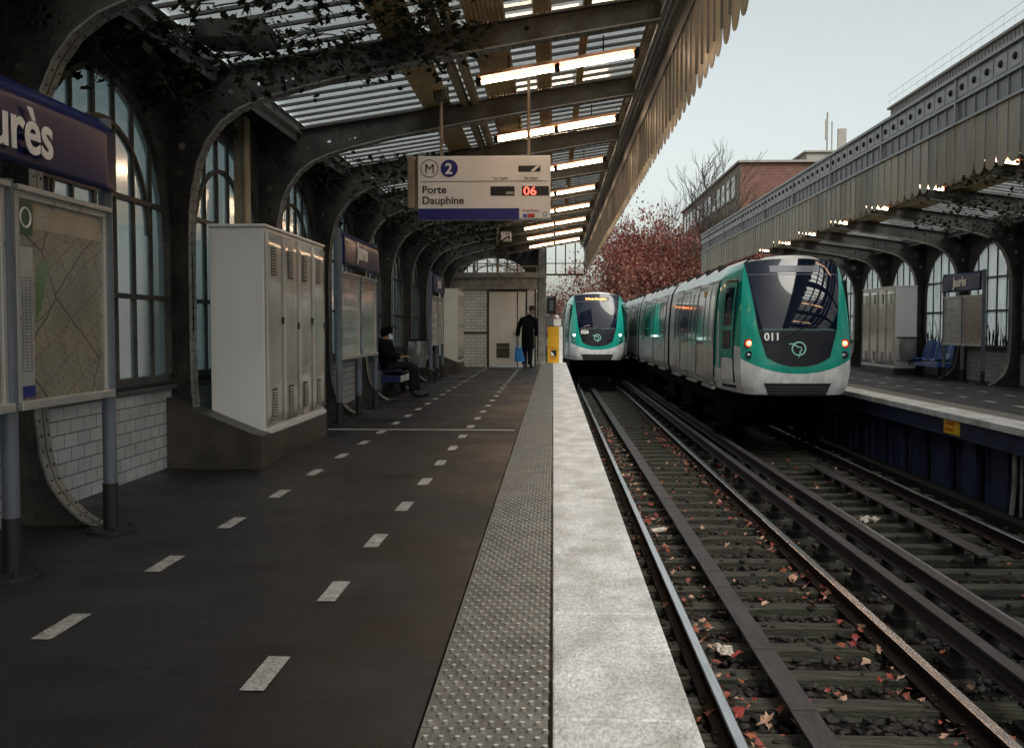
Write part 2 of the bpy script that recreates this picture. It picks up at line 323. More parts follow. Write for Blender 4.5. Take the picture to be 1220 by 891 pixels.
def tag(o, label=None, cat=None, group=None, kind=None):
    if label: o['label'] = label
    if cat: o['category'] = cat
    if group: o['group'] = group
    if kind: o['kind'] = kind
    return o
def empty(name, loc, label, cat, group=None):
    o = bpy.data.objects.new(name, None); COL.objects.link(o); o.location = loc; o.empty_display_size = .1
    ORG[o.name] = Vector(loc); return tag(o, label, cat, group)
def copy_tree(o, parent=None, delta=None):
    c = o.copy(); COL.objects.link(c); c.parent = parent
    if delta is not None and parent is None: c.location = o.location + Vector(delta)
    ORG[c.name] = Vector(c.location) if parent is None else ORG[parent.name]
    for ch in list(o.children): copy_tree(ch, c)
    return c
def eval_mesh(o):
    dg = bpy.context.evaluated_depsgraph_get(); return bpy.data.meshes.new_from_object(o.evaluated_get(dg))
FACE = {'-Y': Matrix(((1, 0, 0), (0, 0, -1), (0, 1, 0))), '+X': Matrix(((0, 0, 1), (1, 0, 0), (0, 1, 0))), '-X': Matrix(((0, 0, -1), (-1, 0, 0), (0, 1, 0)))}
def text(name, body, size, m, parent, loc, face, bold=0.0, sx=1.0, align='LEFT', tilt=0.0, ext=.002):
    cu = bpy.data.curves.new(name, 'FONT'); cu.body = body; cu.size = size; cu.extrude = ext; cu.offset = bold; cu.align_x = align
    cu.resolution_u = 4
    o = bpy.data.objects.new(name, cu); COL.objects.link(o); me = eval_mesh(o); bpy.data.objects.remove(o)
    me.materials.clear(); me.materials.append(m)
    R = FACE[face] @ Matrix.Rotation(tilt, 3, 'X')
    og = ORG[parent.name] if parent else Vector((0, 0, 0))
    for v in me.vertices: v.co = R @ Vector((v.co.x * sx, v.co.y, v.co.z)) + Vector(loc) - og
    o = bpy.data.objects.new(name, me); COL.objects.link(o)
    if parent: o.parent = parent
    ORG[o.name] = og
    return o
def plate(name, outer, holes, thick, m, parent, place):
    """flat plate with real holes; place(u, v, w) -> world point"""
    cu = bpy.data.curves.new(name, 'CURVE'); cu.dimensions = '2D'; cu.fill_mode = 'BOTH'; cu.extrude = thick / 2
    for poly in [outer] + list(holes):
        sp = cu.splines.new('POLY'); sp.points.add(len(poly) - 1)
        for i, p in enumerate(poly): sp.points[i].co = (p[0], p[1], 0, 1)
        sp.use_cyclic_u = True
    o = bpy.data.objects.new(name, cu); COL.objects.link(o); me = eval_mesh(o); bpy.data.objects.remove(o)
    me.materials.clear(); me.materials.append(m)
    og = ORG[parent.name] if parent else Vector((0, 0, 0))
    for v in me.vertices: v.co = Vector(place(v.co.x, v.co.y, v.co.z)) - og
    me.update()
    o = bpy.data.objects.new(name, me); COL.objects.link(o)
    if parent: o.parent = parent
    ORG[o.name] = og
    return o
def circ(cx, cy, r, n=10, ph=0): return [(cx + r * cos(2 * pi * i / n + ph), cy + r * sin(2 * pi * i / n + ph)) for i in range(n)]
def lerp(a, b, t): return a + (b - a) * t
def interp(xs, ys, x):
    if x <= xs[0]: return ys[0]
    for i in range(len(xs) - 1):
        if x <= xs[i + 1]: return lerp(ys[i], ys[i + 1], (x - xs[i]) / (xs[i + 1] - xs[i]))
    return ys[-1]
# ================================================================== SETTING: ground, track bed, platforms
RZ = -1.04          # rail head height; platform top is z = 0
def struct(o): o['kind'] = 'structure'; return o
gb = MB(); gb.box(-900, 900, -400, 1600, -6.4, -6); struct(gb.build('ground', M['ground']))
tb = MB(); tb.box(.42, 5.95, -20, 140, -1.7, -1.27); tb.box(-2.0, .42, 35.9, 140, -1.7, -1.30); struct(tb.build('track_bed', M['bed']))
# left platform
p = MB(); p.box(-3.55, -.42, -20, 35.7, -.5, 0); p.box(-.42, .40, -20, 35.7, -.5, -.035); p.box(-3.4, .12, -20, 35.7, -1.7, -.5)
struct(p.build('left_platform', M['asphalt']))
p = MB(); y = -1.02
while y < 35.6:      # tactile slabs, thin joints, real domes
    y1 = min(y + .585, 35.7)
    p.box(-.410, -.014, y + .005, y1 - .005, -.034, .004)
    if y > 1.9:
        for i in range(10):
            for j in range(8):
                cx = -.385 + j * .0485 + (.024 if i % 2 else 0); cy = y + .03 + i * .0585
                if cx > -.02: continue
                n = 8 if y < 9 else 6; r = .0125
                vs = [(cx + r * cos(2 * pi * a / n), cy + r * sin(2 * pi * a / n), .004) for a in range(n)] + [(cx + r * .68 * cos(2 * pi * a / n), cy + r * .68 * sin(2 * pi * a / n), .0145) for a in range(n)]
                p.add(vs, [(a, (a + 1) % n, (a + 1) % n + n, a + n) for a in range(n)], 0, True); p.add(vs, [tuple(range(n, 2 * n))], 1)
    y += .585
struct(p.build('tactile_paving', [M['tactile'], M['tactop']]))
p = MB(); y = -4.0
while y < 35.6:
    p.box(.0, .455, y + .002, min(y + 1.19, 35.7), -.16, .006); y += 1.192
struct(p.build('left_kerb', M['coping'], bevel=.008))
# painted marks
def dashes(name, x, phase, pitch, n, w, ln, skip=None):
    b = MB()
    for k in range(n):
        yy = phase + k * pitch
        if yy > 31.3: break
        b.add([(x - w / 2, yy, .004), (x + w / 2, yy, .004), (x + w / 2 , yy + ln, .004), (x - w / 2 , yy + ln, .004)], [(0, 1, 2, 3)])
    return struct(b.build(name, M['line']))
dashes('painted_line', -1.035, 3.37, 1.132, 40, .085, .36)
dashes('painted_line', -2.05, 3.90, 1.118, 40, .085, .36)
dashes('painted_line', 7.35, 9.2, 1.12, 40, .10, .36)
dashes('painted_line', 8.35, 9.6, 1.12, 40, .10, .36)
b = MB(); b.add([(-2.75, 12.13, .0045), (-.47, 12.13, .0045), (-.47, 12.24, .0045), (-2.75, 12.24, .0045)], [(0, 1, 2, 3)]); struct(b.build('painted_line', M['line']))
# right platform
EX = 5.75
p = MB(); p.box(6.62, 10.2, -20, 60, -.4, 0); p.box(6.22, 6.62, -20, 60, -.4, -.03); p.box(6.35, 10.2, -20, 60, -1.7, -.4)
struct(p.build('right_platform', M['asphalt']))
p = MB(); y = -2
while y < 50: p.box(6.225, 6.62, y + .003, y + .582, -.03, .004); y += .585
struct(p.build('right_tactile_paving', M['tactile']))
p = MB(); y = -2
while y < 50: p.box(EX, 6.22, y + .002, y + 1.19, -.09, .006); y += 1.192
struct(p.build('right_kerb', M['coping'], bevel=.008))

# right platform face: navy steel girder with recessed panels
pf = empty('platform_girder', (EX + .2, 20, -1.27), 'navy steel girder carrying the right platform edge, flat panels between dark recesses', 'girder')
b = MB(); b.box(EX + .05, EX + .13, -5, 50, -.31, -.092); b.box(EX + .02, EX + .19, -5, 50, -.335, -.31)
b.build('edge_beam', M['navy'], pf, bevel=.004)
b = MB(); b.box(5.55, 5.72, -5, 50, -1.27, -1.10); b.box(5.72, 6.3, -5, 50, -1.27, -1.17); b.build('base_beam', M['dark'], pf)
b = MB(); b.box(6.30, 6.34, -5, 50, -1.17, -.335); b.build('recess', M['dark'], pf)
k = 0; y = 9.0
for k in range(28):
    yy = 9.35 + k * 1.0
    b = MB(); b.box(5.97, 6.03, yy, yy + .62, -1.17, -.34); b.box(5.93, 5.97, yy + .60, yy + .64, -1.17, -.34); b.box(5.93, 5.97, yy - .02, yy + .02, -1.17, -.34)
    o = b.build('panel', M['navy'], pf)
b = MB(); b.tube([(5.9, 13.05, -.33), (5.9, 13.05, -.75), (5.87, 13.05, -1.15)], .035, 8); b.tube([(5.92, 12.9, -.33), (5.92, 12.9, -1.15)], .02, 6); b.build('drain_pipe', M['ironlight'], pf)
lb = empty('warning_plate', (5.79, 14.9, -.2), 'small yellow warning plate on the navy edge of the right platform', 'sign')
b = MB(); b.box(5.785, 5.797, 14.55, 15.12, -.30, -.10); b.build('plate', M['labely'], lb)
text('lettering', 'DANGER', .075, M['redink'], lb, (5.783, 15.08, -.175), '-X', sx=1.2)
text('lettering', 'DE MORT', .075, M['redink'], lb, (5.783, 15.08, -.265), '-X', sx=1.0)

# ------------------------------------------------------------------ tracks
RAILP = [(-.07, 0), (.07, 0), (.07, .012), (.012, .035), (.012, .105), (.035, .115), (.036, .145), (.028, .152), (-.028, .152), (-.036, .145), (-.035, .115), (-.012, .105), (-.012, .035), (-.07, .012)]
def rail(b, x, y0, y1):
    poly = [(x + p[0], RZ - .152 + p[1]) for p in RAILP]; n0 = len(b.f)
    b.prism(poly, y0, y1, 'Y', 1)
    for i in range(n0 + 2, len(b.f)):
        k = i - (n0 + 2)
        if 6 <= k <= 8: b.m[i] = 0
    n = len(poly)
def track(name, xs, xg, glo, ghi, y0, y1, label, ys0, ys1):
    t = empty(name, (sum(xs) / 2, y0, -1.27), label, 'railway track')
    for x in xs:
        b = MB(); rail(b, x, y0, y1); b.build('rail', [M['rail'], M['railside']], t)
    b = MB(); yy = glo
    while yy < ghi:
        l = .58 if yy < 30 else 4
        b.box(xg - .08, xg + .08, yy + .006, yy + l - .006, RZ - .045, RZ - .02 + random.uniform(-.004, .004)); b.box(xg - .05, xg + .05, yy + .1, yy + .2, RZ - .16, RZ - .045, 1)
        yy += l
    b.build('guard_cover', [M['guard'], M['dark']], t, bevel=.003)
    first = None; k = 0; yy = ys0; cx = sum(xs) / 2
    while yy < ys1:
        if first is None:
            b = MB(); b.box(cx - 1.22, cx + 1.20, yy, yy + .20, -1.33, -1.195)
            for x in xs:
                for s in (-1, 1): b.box(x + s * .075 - .035, x + s * .075 + .035, yy + .03, yy + .17, -1.196, -1.168, 1); b.ball((x + s * .09, yy + .10, -1.16), .02, 1, 6, 3)
            first = b.build('sleeper', [M['sleeper'], M['railside']], t, bevel=.006)
        else:
            c = first.copy(); COL.objects.link(c); c.parent = t; c.location = (random.uniform(-.03, .03), yy - ys0, random.uniform(-.008, .004)); c.rotation_euler = (0, 0, random.uniform(-.008, .008))
        yy += .585; k += 1
    return t
track('railway_track', (1.04, 2.54), 1.52, 2.0, 36, -18, 120, 'empty railway track beside the left platform with a cover plank between its rails', 2.9, 42)
track('railway_track', (3.60, 5.06), 4.40, 10.3, 17, -18, 120, 'right hand railway track running under the large green train', 2.5, 26)
for x, tx in ((2.87, 'steel conductor rail on dark blocks nearer the left track'), (3.27, 'steel conductor rail on dark blocks beside the right track')):
    t = empty('conductor_rail', (x, 0, -1.27), tx, 'conductor rail', 'conductor rails between the tracks')
    b = MB(); b.box(x - .05, x + .05, -18, 110, -.885, -.862); b.box(x - .015, x + .015, -18, 110, -.99, -.885); b.box(x - .06, x + .06, -18, 110, -1.005, -.99)
    b.build('rail', M['guard'], t, bevel=.004)
    yy = 2.3 + (x - 2.8)
    f0 = None
    for k in range(30):
        if f0 is None:
            b = MB(); b.box(x - .09, x + .09, yy, yy + .24, -1.27, -1.12); b.tube([(x, yy + .12, -1.12), (x, yy + .12, -1.0)], [.07, .045], 10); f0 = b.build('insulator', M['dark'], t, bevel=.008)
        else:
            c = f0.copy(); COL.objects.link(c); c.parent = t; c.location = (0, k * 1.17, 0)
# pipe along the platform foot
b = MB(); b.tube([(.68, -10, -1.16), (.66, 12, -1.17), (.68, 36, -1.16)], .035, 8); tag(b.build('drain_pipe', M['railside']), 'thin rusty pipe along the foot of the left platform beside the nearest rail', 'pipe')
# ballast stones
def scatter_stones():
    b = MB(); t = (1 + sqrt(5)) / 2
    ico = [Vector(v).normalized() for v in [(-1, t, 0), (1, t, 0), (-1, -t, 0), (1, -t, 0), (0, -1, t), (0, 1, t), (0, -1, -t), (0, 1, -t), (t, 0, -1), (t, 0, 1), (-t, 0, -1), (-t, 0, 1)]]
    fs = [(0, 11, 5), (0, 5, 1), (0, 1, 7), (0, 7, 10), (0, 10, 11), (1, 5, 9), (5, 11, 4), (11, 10, 2), (10, 7, 6), (7, 1, 8), (3, 9, 4), (3, 4, 2), (3, 2, 6), (3, 6, 8), (3, 8, 9), (4, 9, 5), (2, 4, 11), (6, 2, 10), (8, 6, 7), (9, 8, 1)]
    rnd = random.Random(3)
    for i in range(23000):
        x = rnd.uniform(.5, 5.5); y = 3.2 + 22 * (rnd.random() ** 1.5)
        if y > 12 and rnd.random() < .3: continue
        ph = (y - 2.9) % .585
        z = -1.262 + rnd.uniform(0, .03)
        if ph < .2 and (.6 < x < 3.0 or 3.15 < x < 5.5):
            if rnd.random() < .93: continue
            z = -1.185
        r = rnd.uniform(.017, .036); sx, sy, sz = rnd.uniform(.7, 1.3), rnd.uniform(.7, 1.3), rnd.uniform(.5, .9); a = rnd.uniform(0, 6.28)
        ca, sa = cos(a), sin(a); vs = []
        for q in ico:
            k = rnd.uniform(.75, 1.2); px, py, pz = q.x * sx * r * k, q.y * sy * r * k, q.z * sz * r * k
            vs.append((x + px * ca - py * sa, y + px * sa + py * ca, z + pz))
        b.add(vs, fs, 0)
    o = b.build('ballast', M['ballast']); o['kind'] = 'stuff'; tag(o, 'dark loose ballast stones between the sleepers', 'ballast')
scatter_stones()
def leaves():
    b = MB(); rnd = random.Random(11)
    for i in range(820):
        c = rnd.random()
        if c < .34: x = rnd.gauss(2.38, .10)
        elif c < .60: x = rnd.gauss(1.22, .10)
        elif c < .82: x = rnd.uniform(.9, 2.5)
        elif c < .90: x = rnd.uniform(2.6, 3.5)
        else: x = rnd.uniform(3.6, 5.5)
        y = 4.2 + 20 * rnd.random() ** 1.3; s = rnd.uniform(.02, .052); a0 = rnd.uniform(0, 6.28); z = -1.18 + rnd.uniform(0, .02)
        vs = [(x, y, z + .012)]; n = 10
        tx, ty = rnd.uniform(-.6, .6), rnd.uniform(-.6, .6); el = rnd.uniform(.55, 1); fold = rnd.uniform(.2, 1.0)
        for j in range(n):
            r = s * (1 if j % 2 == 0 else rnd.uniform(.45, .85)) * rnd.uniform(.7, 1.15); a = 2 * pi * j / n + rnd.uniform(-.2, .2)
            lx, ly = r * cos(a), r * sin(a) * el; dx, dy = lx * cos(a0) - ly * sin(a0), lx * sin(a0) + ly * cos(a0); vs.append((x + dx, y + dy, max(-1.24, z + .004 + dx * tx + dy * ty + abs(ly) * fold)))
        b.add(vs, [(0, 1 + j, 1 + (j + 1) % n) for j in range(n)], rnd.choice((0, 1, 1, 2, 2)))
    o = b.build('fallen_leaves', M['fall']); o['kind'] = 'stuff'; tag(o, 'red and tan fallen maple leaves scattered over the track', 'leaves')
leaves()
def crumple(name, c, r, m, label, cat, seed):
    rnd = random.Random(seed); b = MB()
    b.grid(lambda u, v: (c[0] + r[0] * (u * 2 - 1) + rnd.uniform(-.15, .15) * r[0], c[1] + r[1] * (v * 2 - 1) + rnd.uniform(-.15, .15) * r[1], c[2] + rnd.uniform(0, r[2])), 7, 7, sm=False)
    return tag(b.build(name, m, org=c, solid=.002), label, cat)
crumple('crumpled_paper', (3.98, 12.75, -1.19), (.11, .12, .07), M['paper'], 'crumpled pale paper lying on the right hand track bed', 'litter', 1)
crumple('crumpled_bag', (1.30, 7.55, -1.19), (.06, .13, .03), M['paper'], 'flattened pale plastic bag beside the cover plank of the left track', 'litter', 2)
b = MB(); b.tube([(1.16, 11.9, -1.165), (1.30, 12.0, -1.165), (1.36, 12.04, -1.16)], [.032, .032, .013], 10); tag(b.build('bottle', M['paper'], org=(1.2, 12, -1.19)), 'small clear bottle lying between the near rail and the cover plank', 'litter')

# ================================================================== STATION: ribs, walls, roofs
WX = -3.42
INNER = [(-2.84, 0.0), (-2.95, .06), (-3.06, .16), (-3.14, .28), (-3.19, .45), (-3.215, .7), (-3.22, 1.2), (-3.22, 1.9), (-3.215, 2.25), (-3.19, 2.48), (-3.14, 2.70), (-3.06, 2.88), (-2.94, 3.04), (-2.78, 3.16), (-2.58, 3.245), (-2.3, 3.325), (-1.9, 3.42), (-1.0, 3.59), (0.0, 3.755), (.93, 3.90)]
def topz(x): return 3.50 + (x + 3.09) * .150
OUTER = [(.93, topz(.93)), (-3.09, 3.50), (-3.42, 3.50), (-3.42, 0)]
def mapL(x, y, z): return (x, y, z)
def mapR(x, y, z): return (6.2 - (x if x > 0 else x * 1.11), y, z)
def petals(cx, cy, r):
    hs = []
    for k in range(6):
        a = k * pi / 3; hs.append([(cx + cos(a) * r + p[0] * cos(a) - p[1] * sin(a), cy + sin(a) * r + p[0] * sin(a) + p[1] * cos(a)) for p in [(-.03, 0), (-.01, -.02), (.02, -.018), (.03, 0), (.02, .018), (-.01, .02)]])
    return hs
def make_rib(y, mp, parent, detail):
    holes = []
    if detail:
        holes += petals(-3.195 + .02, 3.17, .05) + [circ(-3.175, 3.17, .012, 6)]
        for k in range(10): a = k * pi / 5 + .3; holes.append(circ(-3.175 + .125 * cos(a), 3.17 + .125 * sin(a), .012, 6)) if -3.40 < -3.175 + .125 * cos(a) else None
        holes += [circ(-2.60, 3.40, .022, 8), circ(-2.86, 3.33, .030, 8), circ(-3.30, 2.86, .034, 8), circ(-3.31, 2.62, .026, 8), circ(-2.36, 3.47, .014, 6), circ(-2.30, 3.44, .014, 6), circ(-2.36, 3.42, .014, 6)]
    outer = INNER + OUTER
    rib = plate('rib', outer, holes, .016, M['iron'], parent, lambda u, v, w: mp(u, y + w, v))
    b = MB(); w = .075
    def flange(path, t, inset=0):
        P = [mp(p[0], 0, p[1]) for p in path]; n = len(P); pp = []
        for i in range(n):
            a = Vector(P[max(i - 1, 0)]); c = Vector(P[min(i + 1, n - 1)]); tt = (c - a).normalized(); nn = Vector((-tt.z, 0, tt.x)) * t
            pp.append((Vector(P[i]), nn))
        vs = []
        for p, nn in pp:
            for dy, q in ((-w, 0), (w, 0), (w, 1), (-w, 1)): vs.append((p.x + nn.x * q, y + dy, p.z + nn.z * q))
        b.add(vs, [(i * 4 + k, i * 4 + (k + 1) % 4, i * 4 + 4 + (k + 1) % 4, i * 4 + 4 + k) for i in range(n - 1) for k in range(4)], 0)
    flange(INNER, .014); 
    b.build('flange', M['ironlight'], rib)
    b = MB(); b.box(*sorted((mp(-3.09, 0, 0)[0], mp(.93, 0, 0)[0])), y, y + .001, 0, 0) if False else None
    pts = [(-3.42, 3.50), (-3.09, 3.50), (.93, topz(.93))]
    vs = []
    for p in pts:
        q = mp(p[0], 0, p[1]); vs += [(q[0], y - .07, q[2]), (q[0], y + .07, q[2]), (q[0], y + .07, q[2] + .014), (q[0], y - .07, q[2] + .014)]
    b.add(vs, [(i * 4 + k, i * 4 + (k + 1) % 4, i * 4 + 4 + (k + 1) % 4, i * 4 + 4 + k) for i in range(2) for k in range(4)])
    # angle bars and stiffeners on the web face
    for (x0, z0, x1, z1) in ((-3.24, .9, -3.24, 2.3), (-3.40, .0, -3.40, 3.48), (-2.5, 3.30, -2.5, 3.56), (-2.2, 3.36, -2.2, 3.60), (-1.2, 3.57, -1.2, 3.75), (-.2, 3.74, -.2, 3.90), (.85, 3.90, .85, 4.05)):
        a = mp(x0, 0, z0); c = mp(x1, 0, z1)
        b.box(min(a[0], c[0]) - .02, max(a[0], c[0]) + .02, y - .026, y - .0085, z0, z1)
    if detail:
        L = 0; last = None; path = INNER
        dist = [0]
        for i in range(1, len(path)): dist.append(dist[-1] + math.dist(path[i], path[i - 1]))
        s = .05
        while s < dist[-1] - .05:
            i = max(k for k in range(len(dist)) if dist[k] <= s); t = (s - dist[i]) / (dist[i + 1] - dist[i])
            px, pz = lerp(path[i][0], path[i + 1][0], t), lerp(path[i][1], path[i + 1][1], t)
            tx, tz = path[i + 1][0] - path[i][0], path[i + 1][1] - path[i][1]; l = math.hypot(tx, tz); nx, nz = -tz / l, tx / l
            for off in (.035,):
                q = mp(px - nx * off * -1, 0, pz - nz * off * -1)
                for sg in (1,):
                    q = mp(px + nx * off, 0, pz + nz * off); b.ball((q[0], y - .014, q[2]), (.009, .008, .009), 0, 6, 3)
            q = mp(px, 0, pz)
            for dy in (-.045, .045): b.ball((q[0] - (0), y + dy, q[2]), .010, 0, 6, 3)
            s += .095
        s = .1
        while s < 3.9:
            q = mp(-3.09 + s, 0, topz(-3.09 + s) - .035); b.ball((q[0], y - .014, q[2]), (.008, .008, .008), 0, 6, 3); s += .12
        z = .3
        while z < 3.4:
            q = mp(-3.385, 0, z); b.ball((q[0], y - .03, z), (.009, .008, .009), 0, 6, 3); z += .13
    b.build('stiffener', M['iron'], rib)
    return rib

def make_canopy(mp, ribs, y0, y1, label, nm, detail_to):
    t = empty('platform_canopy', (mp(0, 0, 0)[0], y0, 0), label, 'canopy', 'iron canopies over the platforms')
    for y in ribs: make_rib(y, mp, t, y < detail_to and y > 2)
    Y0, Y1 = y0, y1
    def zr(x): return topz(x) + .09
    xa, xb = -2.95, .96
    # glazing sheet
    b = MB(); A = mp(xa, 0, zr(xa) + .03); B = mp(xb, 0, zr(xb) + .03)
    b.add([(A[0], Y0, A[2]), (B[0], Y0, B[2]), (B[0], Y1, B[2]), (A[0], Y1, A[2])], [(0, 1, 2, 3)])
    b.build('glazing', M['roofglass'], t)
    # glazing bars run down the slope
    b = MB(); y = Y0
    while y < Y1:
        a = mp(xa, 0, zr(xa)); c = mp(xb, 0, zr(xb))
        for (o, w, h0, h1) in ((0, .020, -.014, .012),):
            vs = []
            for q in (a, c): vs += [(q[0], y - w, q[2] + h0), (q[0], y + w, q[2] + h0), (q[0], y + w, q[2] + h1), (q[0], y - w, q[2] + h1)]
            b.add(vs, [(0, 1, 5, 4), (1, 2, 6, 5), (2, 3, 7, 6), (3, 0, 4, 7), (0, 3, 2, 1), (4, 5, 6, 7)])
        y += .28
    b.build('glazing_bars', M['bar'], t)
    # ribbed opaque sheets and purlins running along the platform
    for (x0, x1, dz, mm) in ((-1.50, -1.18, -.05, 'corr'), (-.76, -.42, -.05, 'corr'), (-.18, -.02, -.05, 'corr'), (.25, .33, -.05, 'corr')):
        b = MB(); n = max(6, int((x1 - x0) / .018)); n += n % 2; vs = []
        for i in range(n + 1):
            x = lerp(x0, x1, i / n); q = mp(x, 0, zr(x) + dz - (.014 if i % 2 else 0)); vs += [(q[0], Y0, q[2]), (q[0], Y1, q[2])]
        b.add(vs, [(2 * i, 2 * i + 1, 2 * i + 3, 2 * i + 2) for i in range(n)])
        b.build('ribbed_sheet', M[mm], t, solid=.003)
    for x in (-2.95, -1.02, -.90, .93):
        b = MB(); q = mp(x, 0, zr(x)); b.box(q[0] - .035, q[0] + .035, Y0, Y1, q[2] - .12, q[2] - .11); b.box(q[0] - .006, q[0] + .006, Y0, Y1, q[2] - .11, q[2] - .02); b.box(q[0] - .035, q[0] + .035, Y0, Y1, q[2] - .02, q[2] - .01)
        b.build('purlin', M['ironlight' if x < -2.5 else 'taniron'], t)
    b = MB(); A = mp(-2.99, 0, zr(-2.99)); B = mp(-2.99, 0, 3.22); b.box(min(A[0], A[0] + .012), max(A[0], A[0] + .012), Y0, Y1, 3.40, A[2]); b.build('purlin_plate', M['ironlight'], t)
    # opaque roof strip next to wall
    b = MB(); a = mp(-3.5, 0, 3.52); c = mp(-2.95, 0, zr(-2.95)); b.box(min(a[0], c[0]), max(a[0], c[0]), Y0, Y1, 3.53, 3.57); b.build('roof_board', M['dark'], t)
    # gutter pipes
    b = MB()
    for (x, z, r) in ((.97, 4.02, .022), (1.03, 3.96, .016), (.93, 3.93, .012)):
        q = mp(x, 0, z); b.tube([(q[0], Y0, z), (q[0], Y1, z)], r, 8)
    b.build('conduit', M['ironlight'], t)
    b = MB(); q = mp(1.10, 0, 0); q0 = mp(1.0, 0, 0); xs = sorted((q[0], q0[0]))
    b.box(xs[0], xs[1], Y0, Y1, 4.0, 4.03); b.box(q[0] - .008, q[0] + .008, Y0, Y1, 3.79, 4.08); b.build('gutter', M['fpanel'], t)
    # fascia band on top
    sg = 1 if mp is mapL else -1; fx = mp(1.11, 0, 0)[0]
    b = MB(); xs = sorted((fx, fx + sg * .02)); b.box(xs[0], xs[1], Y0, Y1, 4.09, 4.36); b.box(fx - .004, fx + .008, Y0, Y1, 3.82, 4.07, 2); xs = sorted((fx - sg * .03, fx + sg * .07)); b.box(xs[0], xs[1], Y0, Y1, 4.36, 4.40); xs = sorted((fx, fx + sg * .045)); b.box(xs[0], xs[1], Y0, Y1, 4.06, 4.09); b.box(xs[0], xs[1], Y0, Y1, 3.79, 3.82)
    y = Y0
    k = 0
    while y < Y1:
        xs = sorted((fx + sg * .02, fx + sg * .027))
        b.box(xs[0], xs[1], y + .02, y + .33, 4.12, 4.33); b.ball((fx + sg * .03, y + .175, 4.225), (.03, .045, .045), 1, 8, 4)
        if k % 8 == 0:
            xs = sorted((fx, fx + sg * .05)); b.box(xs[0], xs[1], y - .03, y + .01, 3.80, 4.36)
        y += .36; k += 1
    b.build('fascia_band', [M['band'], M['dark'], M['fpanel']], t)
    # valance boards with rounded tips
    b = MB(); y = Y0; k = 0; rnd = random.Random(5)
    while y < Y1:
        w = .142; c = y + .15; n = 8; x = fx + sg * rnd.uniform(.0, .008); dm = rnd.choice((0, 0, 2, 3)); w = .142 - rnd.uniform(0, .006)
        poly = [(c - w, 3.80), (c - w, 3.20)] + [(c - w * cos(a * pi / n), 3.21 - w * .95 * sin(a * pi / n)) for a in range(1, n)] + [(c + w, 3.20), (c + w, 3.80)]
        vs = [(x, p[0], p[1]) for p in poly] + [(x + sg * .006, p[0], p[1]) for p in poly]; m = len(poly)
        b.add(vs, [tuple(range(m)), tuple(range(m, 2 * m))[::-1]] + [(i, (i + 1) % m, (i + 1) % m + m, i + m) for i in range(m)], dm)
        xs = sorted((fx - .012, fx + .016 )); xs = sorted((fx - sg * .012, fx + sg * .02)); b.box(xs[0], xs[1], y - .008, y + .008, 3.22, 4.06, 1)
        y += .3; k += 1
    b.build('valance', [M['dag'], M['band'], M['dag2'], M['dag3']], t)
    return t
LR = [-11.3, -8.8, -6.3, -3.8, -1.3, 1.2, 3.70, 6.2, 8.92, 11.7, 14.5, 17.3, 20.1, 22.9, 25.7, 28.5, 31.3]
RR = [-8.8, -6, -3.2, -.4, 2.4, 5.2, 8.0, 10.8, 13.6, 16.4, 19.2, 22.0, 24.8, 27.6, 30.4, 33.2]
canL = make_canopy(mapL, LR, -13, 34.6, 'glazed iron canopy on arched ribs over the left platform, seen from below', 'left', 30)
canR = make_canopy(mapR, RR, -10, 34.8, 'iron canopy over the right platform, its scalloped valance facing the tracks', 'right', 40)

